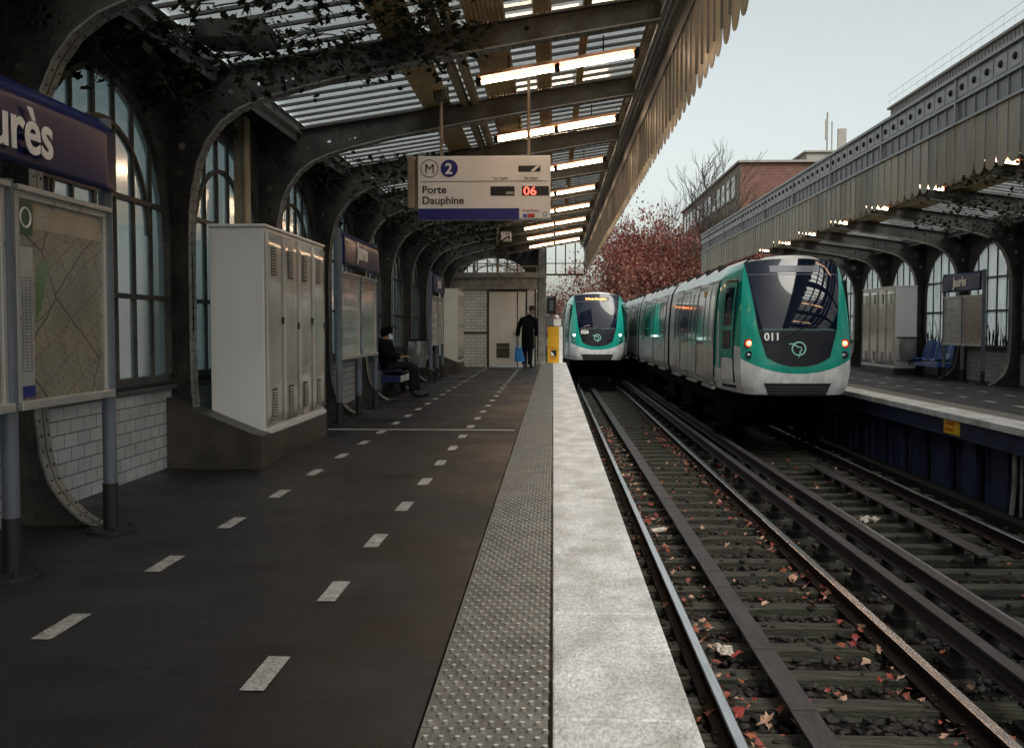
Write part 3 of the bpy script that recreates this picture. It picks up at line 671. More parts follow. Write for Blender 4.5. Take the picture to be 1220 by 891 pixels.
def make_wall(mp, ribs, label, glass, nm, base_hi=.70):
    t = empty('station_wall', (mp(WX, 0, 0)[0], ribs[0], 0), label, 'wall', 'arched window walls along the platforms')
    sg = 1 if mp is mapL else -1; wx = mp(WX, 0, 0)[0]
    for i in range(len(ribs) - 1):
        y0, y1 = ribs[i], ribs[i + 1]; a, c = y0 + .16, y1 - .12; r = (c - a) / 2; cy = (a + c) / 2
        zs = 2.02; zt = 3.22; n = 20
        arch = [(cy - r * cos(pi * k / n), zs + (zt - zs) * sin(pi * k / n)) for k in range(n + 1)]
        hole = [(a, .80)] + arch + [(c, .80)]
        plate('wall_panel', [(y0, .70), (y1, .70), (y1, 3.53), (y0, 3.53)], [hole], .05, M['ironwall'], t, lambda u, v, w: (wx + w - sg * .03, u, v))
        b = MB(); xs = sorted((wx - sg * .09, wx - sg * .004)); b.box(xs[0], xs[1], y0, y1, 0, .70); b.build('tiled_base', M['tile'], t)
        fr = MB()
        m = len(arch)
        def ring(rr, w, dx=.02):
            for k in range(n):
                p = [(cy - (r * rr - q) * cos(pi * kk / n), zs + ((zt - zs) * rr - q) * sin(pi * kk / n)) for kk in (k, k + 1) for q in (0, w)]
                vs = [(wx + s, u, v) for s in (-dx, dx) for (u, v) in p]
                fr.add(vs, [(0, 1, 3, 2), (4, 6, 7, 5), (0, 4, 5, 1), (2, 3, 7, 6), (0, 2, 6, 4), (1, 5, 7, 3)])
        ring(1.0, .05, .05)
        if mp is mapL: ring(.70, .035, .022)
        fr.box(wx - .05, wx + .05, a, a + .04, .80, zs); fr.box(wx - .05, wx + .05, c - .04, c, .80, zs); fr.box(wx - .05, wx + .05, a, c, .78, .84)
        k = round((c - a) / (.34 if mp is mapL else .55))
        for j in range(1, k):
            yy = lerp(a, c, j / k); dd = abs(yy - cy) / r; ztop = zs + (zt - zs) * sqrt(max(0, 1 - dd * dd)) - .02
            thick = .022 if j == k // 2 else .013
            fr.box(wx - .02, wx + .02, yy - thick, yy + thick, .84, ztop)
        for z in ((1.50, 2.28) if mp is mapL else (1.63, 2.39)): zz_ = r * sqrt(max(0, 1 - ((z - zs) / (zt - zs)) ** 2)) - .03 if z > zs else r; fr.box(wx - .025, wx + .025, cy - zz_, cy + zz_, z - .02, z + .02)
        w_ = MB(); w_.add([(wx - sg * .004, p[0], p[1]) for p in hole], [tuple(range(len(hole)))])
        f = fr.build('window', M['iron'], t); w_.build('pane', glass, f)
        b = MB(); xs = sorted((wx - sg * .03, wx + sg * .05)); b.box(xs[0], xs[1], y0 + .02, y1 - .02, .70, .745); b.build('sill', M['ironwall'], t, bevel=.008)
    return t
wallL = make_wall(mapL, LR[3:] + [34.2], 'arched window wall over white tiles behind the left platform', M['winglass'], 'left')
wallR = make_wall(mapR, RR[5:] + [36.0], 'arched window wall over white tiles behind the right platform', M['winglass2'], 'right')

# pilaster strip behind first cabinet, its warm light put into the tan colour
b = MB(); b.box(-3.36, -3.24, 10.55, 10.62, .4, 3.45); b.box(-3.24, -3.22, 10.5, 10.67, .4, 3.45); tag(b.build('iron_post', M['taniron'], org=(-3.3, 10.6, 0)), 'slim warm toned iron post behind the big grey cabinets on the left', 'post')

# cables clipped along the left wall head, and one sagging loop
for z_, r_, tx_ in ((3.30, .016, 'thick grey cable clipped along the head of the left window wall'), (3.24, .010, 'thin black cable below the thick one along the left window wall')):
    b = MB(); pts_ = []
    yy_ = -3.0
    while yy_ < 31.5: pts_.append((WX + .10, yy_, z_ + (.012 * sin(yy_ * 2.1)))); yy_ += .7
    b.tube(pts_, r_, 6); tag(b.build('cable', M['dark'], org=(WX + .1, 5, z_)), tx_, 'cable')
# end gable of the left canopy
g = empty('gable_screen', (-.8, 34.7, 0), 'glazed iron gable screen closing the far end of the left canopy', 'gable')
def gtop(x): return topz(x) + .05
b = MB()
for (x0, x1, z0) in ((-3.3, -.55, 2.98), (-.25, 1.08, 3.05)):
    n = max(3, round((x1 - x0) / .33))
    for j in range(n + 1):
        x = lerp(x0, x1, j / n); b.box(x - .02, x + .02, 34.66, 34.70, z0, gtop(x))
    b.box(x0, x1, 34.65, 34.71, z0 - .03, z0 + .03); b.box(x0, x1, 34.66, 34.70, 3.42, 3.45)
b.box(-.55, -.25, 34.6, 34.74, 0, 4.0)
arcp = [(-2.0 + 1.1 * cos(a * pi / 12), 34.64, 3.02 + .62 * sin(a * pi / 12)) for a in range(13)]
b.tube(arcp, .025, 6); b.tube([(-2.0 + .72 * (p[0] + 2) / 1.1, p[1], 3.02 + (p[2] - 3.02) * .6) for p in arcp], .02, 6)
b.build('bars', M['iron'], g)
b = MB(); b.add([(-3.4, 34.68, 2.98), (-.3, 34.68, 2.98), (-.3, 34.68, gtop(-.3)), (-3.4, 34.68, gtop(-3.4))], [(0, 1, 2, 3)]); b.build('pane', M['clearglass'], g)
# spandrel plate around the arch
arc2 = [(-2.0 - 1.12 * cos(a * pi / 12), 3.0 + .64 * sin(a * pi / 12)) for a in range(13)]
plate('spandrel', [(-3.42, 2.9), (-.55, 2.9), (-.55, gtop(-.55)), (-3.42, gtop(-3.42))], [arc2], .02, M['iron'], g, lambda u, v, w: (u, 34.6 + w, v))

# kiosk at the far end
ky = 31.9
kk = empty('platform_kiosk', (-1.9, ky, 0), 'white tiled service kiosk with flush white door closing the far end of the left platform', 'kiosk')
for bx_ in ((-3.38, -2.10, ky, ky + .1, 0, 1.04), (-3.38, -2.10, ky, ky + .1, 1.11, 2.45), (-.82, -.57, ky, ky + .1, .0, 2.45), (-.57, -.55, ky, 34, 0, 2.45)):
    b = MB(); b.box(*bx_); b.build('wall', M['tilex'], kk)
b = MB(); b.box(-3.38, -2.10, ky - .01, ky + .1, 1.04, 1.11); b.box(-2.10, -2.03, ky - .02, ky + .12, 0, 2.45); b.box(-.87, -.82, ky - .02, ky + .12, 0, 2.45); b.box(-2.03, -.87, ky - .02, ky + .12, 2.38, 2.45); b.box(-1.145, -1.115, ky - .015, ky + .1, 0, 2.38); b.box(-.59, -.54, ky - .02, ky + .05, 0, 2.45); b.build('frame', M['iron'], kk)
b = MB(); b.box(-2.03, -1.145, ky, ky + .05, .02, 2.38); dr = b.build('door', M['cab3'], kk, bevel=.004)
b = MB()
for k in range(7): b.box(-1.78, -1.40, ky - .012, ky, .30 + k * .04, .318 + k * .04)
for k in range(3): b.box(-1.78, -1.40, ky - .012, ky, .62 + k * .04, .638 + k * .04)
b.box(-1.80, -1.38, ky - .004, ky - .001, .28, .60); b.box(-1.80, -1.38, ky - .004, ky - .001, .61, .75); b.build('vent', M['plinth'], dr)
b = MB(); b.box(-1.22, -1.18, ky - .05, ky, 1.0, 1.15); b.build('handle', M['alu'], dr)
b = MB(); b.box(-1.115, -.87, ky, ky + .05, .02, 2.38); b.build('side_panel', M['cab3'], kk)
b = MB(); b.box(-3.40, -.50, ky - .06, ky + .2, 2.45, 2.58); b.box(-3.40, -.50, ky - .03, ky + .2, 2.58, 2.80); b.box(-3.40, -.50, ky - .08, ky + .2, 2.80, 2.98)
b.box(-3.40, -.50, ky + .2, 34.3, 2.90, 2.96); b.build('cornice', M['ironlight'], kk, bevel=.008)
b = MB(); b.box(-3.4, -.5, ky, ky + .03, 3.16, 3.19)
for k in range(7): b.box(-3.35 + k * .47, -3.32 + k * .47, ky, ky + .03, 2.98, 3.16)
b.box(-2.55, -2.46, ky, ky + .06, 2.98, 3.3); b.build('railing', M['ironlight'], kk)
# pier on platform end
b = MB(); b.box(-.50, -.26, 34.0, 34.25, 0, 4.0); b.box(-.53, -.23, 33.96, 34.28, 2.9, 3.1); b.box(-.52, -.24, 33.98, 34.26, 0, .25); tag(b.build('iron_pier', M['ironlight'], org=(-.4, 34.1, 0), bevel=.01), 'square grey iron pier right of the kiosk at the far platform end', 'pier')
b = MB(); b.box(-.30, -.26, 35.0, 35.05, 0, 1.0) if False else None
yc = empty('yellow_cabinet', (.05, 35.4, 0), 'yellow equipment cabinet standing at the far end of the left platform', 'cabinet')
b = MB(); b.box(-.20, .20, 35.2, 35.6, 0, 1.27); b.build('body', M['yellow'], yc, bevel=.01)
b = MB(); b.box(.202, .33, 35.22, 35.6, 0, 1.27); b.build('side_panel', M['white'], yc, bevel=.008)
b = MB(); b.box(-.08, .12, 35.185, 35.198, .24, .46); pn = b.build('pictogram', M['ink'], yc)
b = MB(); b.prism([(-.07, .27), (.05, .27), (-.07, .42)], 35.18, 35.184, 'Y'); b.build('flap', M['lettwhite'], pn)
text('lettering', 'SABLE', .085, M['redink'], yc, (-.12, 35.19, .50), '-Y'); text('lettering', 'SABLE', .085, M['redink'], yc, (-.12, 35.19, .14), '-Y')
sp = empty('signal_box', (-.05, 35.9, 0), 'black signal box on a post above the yellow cabinet', 'signal')
b = MB(); b.box(-.24, .10, 35.72, 35.85, 1.72, 2.35); b.build('housing', M['black'], sp, bevel=.01)
b = MB(); b.box(-.24, .0, 35.70, 35.72, 2.27, 2.33); b.box(-.13, .0, 35.70, 35.72, 1.85, 2.2); b.build('screen', M['postblue'], sp)
b = MB(); b.tube([(-.05, 35.80, -1.2), (-.05, 35.80, 1.72)], .03, 8); b.box(-.24, -.02, 35.72, 35.82, 1.32, 1.66); b.build('post', M['postblue'], sp)
b = MB(); b.box(.02, .28, 35.70, 35.80, 1.30, 1.55); b.ball((.12, 35.74, 1.60), .09, 0, 10, 6); b.build('lamp_head', M['white'], sp)
# ================================================================== PLATFORM FURNITURE
def map_mat(name, base, seed, green=True, roads=True):
    """printed street plan or notice: procedural ink pattern on paper"""
    m = bpy.data.materials.new(name); m.use_nodes = True; t = m.node_tree; N = t.nodes; L = t.links; b = N['Principled BSDF']
    tc = N.new('ShaderNodeTexCoord'); sp = N.new('ShaderNodeSeparateXYZ'); cb = N.new('ShaderNodeCombineXYZ')
    L.new(tc.outputs['Object'], sp.inputs[0]); L.new(sp.outputs['Y'], cb.inputs[0]); L.new(sp.outputs['Z'], cb.inputs[1]); cb.inputs[2].default_value = seed
    col = None
    n0 = N.new('ShaderNodeTexNoise'); n0.inputs['Scale'].default_value = 3.5; n0.inputs['Detail'].default_value = 9; L.new(cb.outputs[0], n0.inputs['Vector'])
    r0 = N.new('ShaderNodeValToRGB'); r0.color_ramp.elements[0].position = .35; r0.color_ramp.elements[1].position = .65
    r0.color_ramp.elements[0].color = (*[x * .6 for x in base], 1); r0.color_ramp.elements[1].color = (*base, 1)
    L.new(n0.outputs[0], r0.inputs[0]); col = r0.outputs[0]
    ds = N.new('ShaderNodeTexNoise'); ds.inputs['Scale'].default_value = 2.5; L.new(cb.outputs[0], ds.inputs['Vector'])
    ad = N.new('ShaderNodeMix'); ad.data_type = 'RGBA'; ad.blend_type = 'ADD'; ad.inputs[0].default_value = .09; L.new(cb.outputs[0], ad.inputs[6]); L.new(ds.outputs[1], ad.inputs[7])
    def layer(scale, thr, c, colin, amt=1):
        v = N.new('ShaderNodeTexVoronoi'); v.feature = 'DISTANCE_TO_EDGE'; v.inputs['Scale'].default_value = scale; L.new(ad.outputs[2], v.inputs['Vector'])
        lt = N.new('ShaderNodeMath'); lt.operation = 'LESS_THAN'; lt.inputs[1].default_value = thr; L.new(v.outputs[0], lt.inputs[0])
        am = N.new('ShaderNodeMath'); am.operation = 'MULTIPLY'; am.inputs[1].default_value = amt; L.new(lt.outputs[0], am.inputs[0])
        mx = N.new('ShaderNodeMix'); mx.data_type = 'RGBA'; L.new(am.outputs[0], mx.inputs[0]); L.new(colin, mx.inputs[6]); mx.inputs[7].default_value = (*c, 1)
        return mx.outputs[2]
    if roads:
        for (ang, bw_, bh_, ms_, cc_, am_) in ((.35, .075, .040, .0028, (.10, .10, .085), .6), (-.5, .24, .17, .0045, (.13, .05, .04), .75)):
            mpn = N.new('ShaderNodeMapping'); mpn.inputs['Rotation'].default_value = (0, 0, ang); L.new(ad.outputs[2], mpn.inputs[0])
            bk = N.new('ShaderNodeTexBrick'); bk.inputs['Scale'].default_value = 1; bk.inputs['Brick Width'].default_value = bw_; bk.inputs['Row Height'].default_value = bh_; bk.inputs['Mortar Size'].default_value = ms_; bk.inputs['Mortar Smooth'].default_value = 0
            L.new(mpn.outputs[0], bk.inputs['Vector']); am = N.new('ShaderNodeMath'); am.operation = 'MULTIPLY'; am.inputs[1].default_value = am_; L.new(bk.outputs['Fac'], am.inputs[0])
            mb = N.new('ShaderNodeMix'); mb.data_type = 'RGBA'; L.new(am.outputs[0], mb.inputs[0]); L.new(col, mb.inputs[6]); mb.inputs[7].default_value = (*cc_, 1); col = mb.outputs[2]
        col = layer(1.7, .009, (.03, .02, .03), col, .95)
        n3 = N.new('ShaderNodeTexNoise'); n3.inputs['Scale'].default_value = 38; n3.inputs['Detail'].default_value = 2; L.new(cb.outputs[0], n3.inputs['Vector'])
        gt = N.new('ShaderNodeMath'); gt.operation = 'GREATER_THAN'; gt.inputs[1].default_value = .66; L.new(n3.outputs[0], gt.inputs[0])
        mx = N.new('ShaderNodeMix'); mx.data_type = 'RGBA'; L.new(gt.outputs[0], mx.inputs[0]); L.new(col, mx.inputs[6]); mx.inputs[7].default_value = (.04, .035, .04, 1); col = mx.outputs[2]
    L.new(col, b.inputs['Base Color']); b.inputs['Roughness'].default_value = .4
    b.inputs['Coat Weight'].default_value = 1; b.inputs['Coat Roughness'].default_value = .16; b.inputs['Coat IOR'].default_value = 1.6
    nb = N.new('ShaderNodeTexNoise'); nb.inputs['Scale'].default_value = 1.6; nb.inputs['Detail'].default_value = 1; L.new(tc.outputs['Object'], nb.inputs['Vector'])
    bp = N.new('ShaderNodeBump'); bp.inputs['Strength'].default_value = .5; bp.inputs['Distance'].default_value = .025; L.new(nb.outputs[0], bp.inputs['Height'])
    L.new(bp.outputs[0], b.inputs['Coat Normal'])
    return m
M['map'] = map_mat('street_plan', (.27, .25, .18), 1.0)
M['map2'] = map_mat('street_plan_tan', (.36, .29, .22), 5.0)
M['notice'] = map_mat('notice_sheet', (.42, .42, .40), 9.0, roads=False)
M['park'] = mat('map_park', (.07, .15, .05), .5, coat=.8, var=.2)
M['frame'] = mat('panel_frame', (.42, .42, .41), .3, metal=.4, var=.1)
M['framedark'] = mat('panel_edge', (.10, .11, .12), .35, var=.1)
M['greendark'] = mat('map_logo_green', (.02, .07, .03), .4, var=0)

def sign_stand(x, ys, face, label, zt=2.50, detail=False, tail=0.0, textsize=.30, txt='Jaurès', tz=2.185, ty=0.0):
    """posts in a row parallel to the track, blue name board on top, framed plans below"""
    s = 1 if face == '+X' else -1
    t = empty('information_stand', (x, ys[1], 0), label, 'information stand', 'name boards with framed plans on both platforms')
    for i, y in enumerate(ys):
        b = MB(); zz = zt if i in (0, 2) else 1.98
        b.tube([(x, y, .30), (x, y, zz)], .042, 14); po = b.build('post', M['postblue'], t)
        b = MB(); b.tube([(x, y, .015), (x, y, .30)], .047, 14); b.tube([(x, y, 0), (x, y, .02)], .15, 18)
        for a in range(4): b.tube([(x + .115 * cos(a * pi / 2 + .6), y + .115 * sin(a * pi / 2 + .6), .02), (x + .115 * cos(a * pi / 2 + .6), y + .115 * sin(a * pi / 2 + .6), .045)], .014, 6)
        b.build('foot', M['black'], po)
    # name board, top edge rolled back
    b = MB(); ya, yb = ys[0] - tail + .0, ys[2] + .0
    def f(u, v):
        z = lerp(2.06, zt + .02, v); bend = max(0, (v - .72) / .28)
        return (x + s * (.055 - .075 * bend ** 2 + .012 * sin(u * 7) * (1 - v)), lerp(ya, yb, u), z - .03 * bend)
    b.grid(f, 20, 14); bd = b.build('name_board', M['blue'], t, solid=.012)
    text('lettering', txt, textsize, M['lettwhite'], bd, (x + s * .078, lerp(ya, yb, .5) - (s * .42) + ty, tz), face, bold=.006 if detail else .012, sx=1.02)
    for i in range(2):
        y0, y1 = ys[i] + .05, ys[i + 1] - .05
        b = MB(); x0, x1 = sorted((x - s * .02, x + s * .03)); 
        b.box(x0, x1, y0, y0 + .035, .85, 1.95); b.box(x0, x1, y1 - .035, y1, .85, 1.95); b.box(x0, x1, y0 + .035, y1 - .035, 1.90, 1.95)
        xx = sorted((x - s * .02, x + s * .055)); b.box(xx[0], xx[1], y0 - .01, y1 + .02, .83, .875); b.box(xx[0], xx[1], y0 - .01, y1 + .02, 1.935, 1.965)
        fr = b.build('frame', M['frame'], t, bevel=.005)
        b = MB(); xx = sorted((x - s * .015, x + s * .012)); b.box(xx[0], xx[1], y0 + .035, y1 - .035, .875, 1.90)
        m = (M['map'] if (detail or i == 1) else M['notice']) if s > 0 else (M['notice'] if i == 1 else M['map2'])
        if s > 0 and not detail: m = M['notice'] if i == 0 else M['map']
        pn = b.build('plan', m, fr)
        def sheet(nm, a, c, z0, z1, mm, off=.0125):
            bb = MB(); q = sorted((x + s * off, x + s * (off + .0012))); bb.box(q[0], q[1], a, c, z0, z1); bb.build(nm, mm, fr)
        w = y1 - y0
        if s > 0 and (detail or i == 1):
            sheet('heading', y0 + .20, y1 - .05, 1.76, 1.88, mat('heading_strip', (.34, .30, .20), .3, coat=1))
            sheet('heading_logo', y0 + .045, y0 + .19, 1.72, 1.89, M['greendark'])
            bb = MB(); bb.tube([(x + s * .0145, y0 + .118 + .05 * cos(a * pi / 8), 1.81 + .05 * sin(a * pi / 8)) for a in range(17)], .006, 5); bb.build('heading_ring', M['lettwhite'], fr)
            text('lettering', '69', .12, M['frame'], fr, (x + s * .0145, y0 + .23, 1.775), face, ext=.0006)
            sheet('legend', y0 + .045, y0 + .185, .93, 1.66, M['notice'])
            sheet('legend_foot', y0 + .045, y0 + .185, .89, .95, M['bluepanel'], .0145)
            for k in range(3):
                bb = MB(); q = sorted((x + s * .0140, x + s * .0146))
                for j in range(30): bb.box(q[0], q[1], y0 + .055 + k * .042, y0 + .055 + k * .042 + random.uniform(.02, .035), 1.50 - j * .0165, 1.508 - j * .0165)
                bb.build('legend_lines', M['postblue'], fr)
            bb = MB(); xq = x + s * .0135; pts = [(y0 + .21, 1.28), (y0 + .27, 1.36), (y0 + .33, 1.50), (y0 + .36, 1.62), (y0 + .29, 1.60), (y0 + .22, 1.56)]
            bb.add([(xq, p[0], p[1]) for p in pts], [tuple(range(6))]); bb.build('park_area', M['park'], fr)
        elif s < 0 and i == 1 or (s > 0 and i == 0):
            for k in range(5): sheet('notice_block', y0 + .12 + .1 * (k % 2), y1 - .15, 1.70 - k * .17, 1.76 - k * .17 + .03 * (k % 3), M['frame'])
    return t
def R(t): return t
sign_stand(-2.71, (3.70, 4.90, 6.03), '+X', 'large blue station name board over framed street plans, nearest stand on the left', detail=True, tail=.25, textsize=.335, tz=2.13, ty=.10)
sign_stand(-2.72, (12.7, 14.0, 15.3), '+X', 'blue name board stand with framed plans just beyond the big grey cabinets')
sign_stand(-2.76, (22.6, 23.8, 25.0), '+X', 'distant narrow name board stand beyond the bench on the left platform')
sign_stand(9.30, (22.2, 23.3, 24.4), '-X', 'blue name board stand with two framed plans on the right platform', textsize=.30)

def cabinet(x_front, depth, ya, yb, n, sgn, label, m_side, m_door, zt=2.16, zb=.30, ramp=True):
    t = empty('equipment_cabinet', (x_front, ya, 0), label, 'equipment cabinet', 'tall steel equipment cabinets')
    xb = x_front - sgn * depth
    b = MB(); xs = sorted((xb, x_front)); b.box(xs[0], xs[1], ya, yb, zb, zt)
    b.build('body', m_side, t, bevel=.01)
    xs = sorted((xb - sgn * .02, x_front + sgn * .02))
    b = MB(); b.box(xs[0], xs[1], ya - .015, yb + .015, zt, zt + .025); b.build('top_trim', m_side, t, bevel=.004)
    b = MB(); b.box(xs[0], xs[1], ya - .01, yb + .01, zb - .03, zb + .012); b.build('base_trim', m_side, t, bevel=.004)
    w = (yb - ya) / n
    for i in range(n):
        y0, y1 = ya + i * w + .012, ya + (i + 1) * w - .012
        b = MB(); zs = [zb + .05 + (zt - zb - .09) * k / 14 for k in range(15)]; rnd = random.Random(i)
        b.grid(lambda u, v: (x_front + sgn * (.014 + .006 * sin(v * 9 + i * 2) * sin(u * pi)), lerp(y0, y1, u), lerp(zb + .05, zt - .04, v)), 6, 14)
        dr = b.build('door', m_door, t, solid=.006)
        b = MB(); q = sorted((x_front + sgn * .004, x_front + sgn * .013)); b.box(q[0], q[1], y0 + .004, y1 - .004, zb + .055, zt - .045); b.build('door_core', m_door, dr)
        b = MB(); q = sorted((x_front + sgn * .019, x_front + sgn * .024)); q2 = sorted((x_front + sgn * .023, x_front + sgn * .034))
        yc = (y0 + y1) / 2 - .05
        for zc in (zb + .25, zt - .30):
            b.box(q[0], q[1], yc - .085, yc + .085, zc - .13, zc + .13, 1)
            for k in range(9): b.box(q2[0], q2[1], yc - .075, yc + .075, zc - .118 + k * .027, zc - .104 + k * .027, 0)
        b.build('vent', [m_door, M['black']], dr)
        b = MB(); q = sorted((x_front + sgn * .018, x_front + sgn * .035)); zz = zb + (.93 if i % 2 else .98); b.box(q[0], q[1], y1 - .055, y1 - .02, zz, zz + .07); b.build('lock', M['black'], dr, bevel=.003)
    b = MB(); xs = sorted((xb, x_front + sgn * .03)); b.box(xs[0], xs[1], ya + .0, yb, 0, zb - .03); xs2 = sorted((x_front + sgn * .03, x_front - sgn * .04))
    b.build('plinth', M['plinth'], t, bevel=.006)
    if ramp:
        wx = WX + .005 if sgn > 0 else WXR - .005
        poly = [(wx, 0), (x_front + sgn * .05, 0), (x_front + sgn * .05, zb - .01), (x_front - sgn * .06, zb + .02), (xb, zb + .20), (wx, zb + .33)]
        b = MB(); b.prism(poly, ya - .30, ya - .003); b.build('foot_cover', M['plinth'], t, bevel=.006)
    return t
WXR = mapR(WX, 0, 0)[0]
cabinet(-2.62, .50, 9.06, 11.42, 4, 1, 'big grey four door steel cabinet on a brown plinth, nearest on the left platform', M['cab'], M['cabdoor'])
cabinet(-2.64, .52, 27.8, 29.5, 3, 1, 'pale cream cabinet by the tiled kiosk wall at the far left platform end', M['cab3'], M['cab3'], zt=2.30)
cabinet(9.02, .56, 27.0, 29.8, 4, -1, 'big white steel cabinet beside the blue seats on the right platform', M['cab'], M['cabdoor'], zt=2.32, zb=.2, ramp=False)

# blue seats
def seats(x, ya, n, s, label, lab=False, ms=None):
    ms = ms or M['seatblue']
    t = empty('seat_row', (x, ya, 0), label, 'bench', 'rows of blue platform seats')
    for i in range(n):
        y0 = ya + i * .5
        b = MB()
        prof = [(.42, .43), (.40, .455), (.25, .44), (.08, .43), (.02, .46), (-.01, .56), (-.05, .74), (-.08, .88), (-.10, .90)]
        def f(u, v):
            k = v * (len(prof) - 1); j = min(int(k), len(prof) - 2); tt = k - j
            a = lerp(prof[j][0], prof[j + 1][0], tt); z = lerp(prof[j][1], prof[j + 1][1], tt)
            e = (2 * u - 1); ww = .225 * (1 - .12 * max(0, v - .75) * 4 * 1)
            return (x + s * (a + .03 * e * e * (1 if v > .5 else 0)), y0 + .25 + e * ww, z + .035 * e * e * (1 if v < .6 else 0))
        b.grid(f, 8, 16); b.build('seat', ms, t, solid=.02)
    b = MB(); x0, x1 = sorted((x + s * .05, x + s * .40)); b.box(x0, x1, ya, ya + n * .5, .27, .40); b.build('beam', ms, t, bevel=.01)
    for yy in (ya + .3, ya + n * .5 - .3):
        b = MB(); b.box(min(x + s * .15, x + s * .25), max(x + s * .15, x + s * .25), yy - .04, yy + .04, 0, .27); b.build('leg', M['dark'], t)
    if lab:
        b = MB(); q = sorted((x + s * .402, x + s * .408)); b.box(q[0], q[1], ya + .05, ya + 1.25, .28, .39); b.build('white_plate', M['white'], t)
    return t
M['seatshaded'] = mat('seat_blue_shaded', (.008, .02, .09), .35, var=.1)  # left seats: shading put into a darker copy of the seat blue
seats(-3.10, 17.7, 4, 1, 'blue seat row in a shaded tone under the sitting person on the left platform', True, M['seatshaded'])
seats(9.68, 24.75, 4, -1, 'four glossy blue seats in a row on the right platform')

def bin_(x, y, s, label, w=.34):
    t = empty('litter_bin', (x, y, 0), label, 'litter bin', 'litter bins with clear bags')
    b = MB(); h = w / 2
    b.box(x - h, x + h, y - h, y - h + .02, .96, 1.0); b.box(x - h, x + h, y + h - .02, y + h, .96, 1.0); b.box(x - h, x - h + .02, y - h, y + h, .96, 1.0); b.box(x + h - .02, x + h, y - h, y + h, .96, 1.0)
    b.tube([(x - s * h, y, 0), (x - s * h, y, 1.0)], .022, 8); b.box(x - h, x + h, y - h, y + h, .36, .375); b.build('frame', M['dark'], t)
    b = MB(); rnd = random.Random(int(y))
    def f(u, v):
        a = u * 2 * pi; r = h * .93 * (1 - .12 * sin(v * 9) * .3 - .25 * max(0, .25 - v)) + rnd.uniform(-.008, .008); return (x + r * cos(a) * 1.05, y + r * sin(a) * 1.05, .40 + .57 * v)
    b.grid(f, 22, 8); b.build('bag', M['bagclear'], t)
    b = MB(); b.ball((x, y, .50), (h * .6, h * .6, .12), 0, 10, 6); b.build('rubbish', M['paper'], t)
bin_(-2.88, 21.3, 1, 'litter bin with pale clear bag between the sitting person and the far stand', .42)
bin_(9.22, 26.6, -1, 'litter bin with clear bag between the white cabinet and blue seats on the right', .44)

# hanging next-train sign
sg = empty('train_indicator', (-.80, 11.0, 2.48), 'hanging white next train sign with black text above the left platform', 'sign')
sx0, sx1, sz0, sz1, sy = -1.47, -.03, 2.42, 3.10, 10.95
b = MB(); b.box(sx0, sx1, sy, sy + .16, sz0, sz1); b.build('case', M['signwhite'], sg, bevel=.012)
b = MB(); b.box(sx0 + .004, -.37, sy - .004, sy + .05, sz0 - .004, sz0 + .115); b.build('blue_band', M['bluepanel'], sg)
b = MB(); b.box(sx0 + .03, sx1 - .03, sy - .003, sy - .0005, 2.822, 2.828); b.build('divider', M['ink'], sg)
b = MB(); b.box(sx0 - .11, sx0 - .03, sy - .02, sy + .2, sz0 + .12, sz1); b.box(sx0 - .03, sx0, sy + .03, sy + .13, sz0 + .13, sz1 - .02); b.build('end_cap', M['taniron'], sg, bevel=.02)
cxx, czz = sx0 + .128, 2.965
b = MB(); b.tube([(cxx + .093 * cos(a * pi / 16), sy - .001, czz + .093 * sin(a * pi / 16)) for a in range(33)], .0045, 5, cap=False); b.build('line_ring', M['ink'], sg)
text('lettering', 'M', .145, M['ink'], sg, (cxx - .055, sy - .003, czz - .052), '-Y')
b = MB(); b.prism(circ(cxx + .215, czz, .094, 28), sy - .005, sy - .0005, 'Y'); b.build('line_disc', M['bluepanel'], sg)
text('lettering', '2', .16, M['lettwhite'], sg, (cxx + .215 - .045, sy - .0075, czz - .057), '-Y', bold=.004)
text('lettering', 'Porte', .115, M['ink'], sg, (sx0 + .045, sy - .003, 2.70), '-Y', bold=.0012, sx=1.03)
text('lettering', 'Dauphine', .115, M['ink'], sg, (sx0 + .045, sy - .003, 2.585), '-Y', bold=.0012, sx=1.03)
text('lettering', '1er train', .048, M['ink'], sg, (-.66, sy - .003, 2.842), '-Y'); text('lettering', '2e train', .048, M['ink'], sg, (-.32, sy - .003, 2.842), '-Y')
for q_ in ((-.68, -.42, 2.67, 2.77), (-.38, -.14, 2.925, 2.99), (-.34, -.05, 2.67, 2.77)):
    b = MB(); b.box(q_[0], q_[1], sy - .004, sy - .0005, q_[2], q_[3]); b.build('display', M['hood'], sg)
text('lettering', 'min', .055, M['lettwhite'], sg, (-.51, sy - .006, 2.685), '-Y')
text('led_digits', '06', .125, M['ledred'], sg, (-.325, sy - .006, 2.677), '-Y', bold=.001, sx=1.15)
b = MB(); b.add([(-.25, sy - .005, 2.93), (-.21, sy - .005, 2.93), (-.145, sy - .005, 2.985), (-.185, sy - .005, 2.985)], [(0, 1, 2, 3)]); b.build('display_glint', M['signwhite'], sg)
text('lettering', 'île-de-France', .034, M['redink'], sg, (-.335, sy - .003, 2.50), '-Y'); b = MB(); b.box(-.345, -.335, sy - .003, sy, 2.50, 2.515)
b = MB(); b.box(-.33, -.285, sy - .003, sy - .0005, 2.435, 2.475); b.build('logo_blue', M['seatblue'], sg)
b = MB(); b.box(-.28, -.20, sy - .003, sy - .0005, 2.435, 2.475); b.build('logo_red', M['redink'], sg)
b = MB(); b.tube([(-.09 + .022 * cos(a * pi / 8), sy - .002, 2.47 + .022 * sin(a * pi / 8)) for a in range(17)], .003, 4, cap=False); b.build('logo_ring', M['ink'], sg)
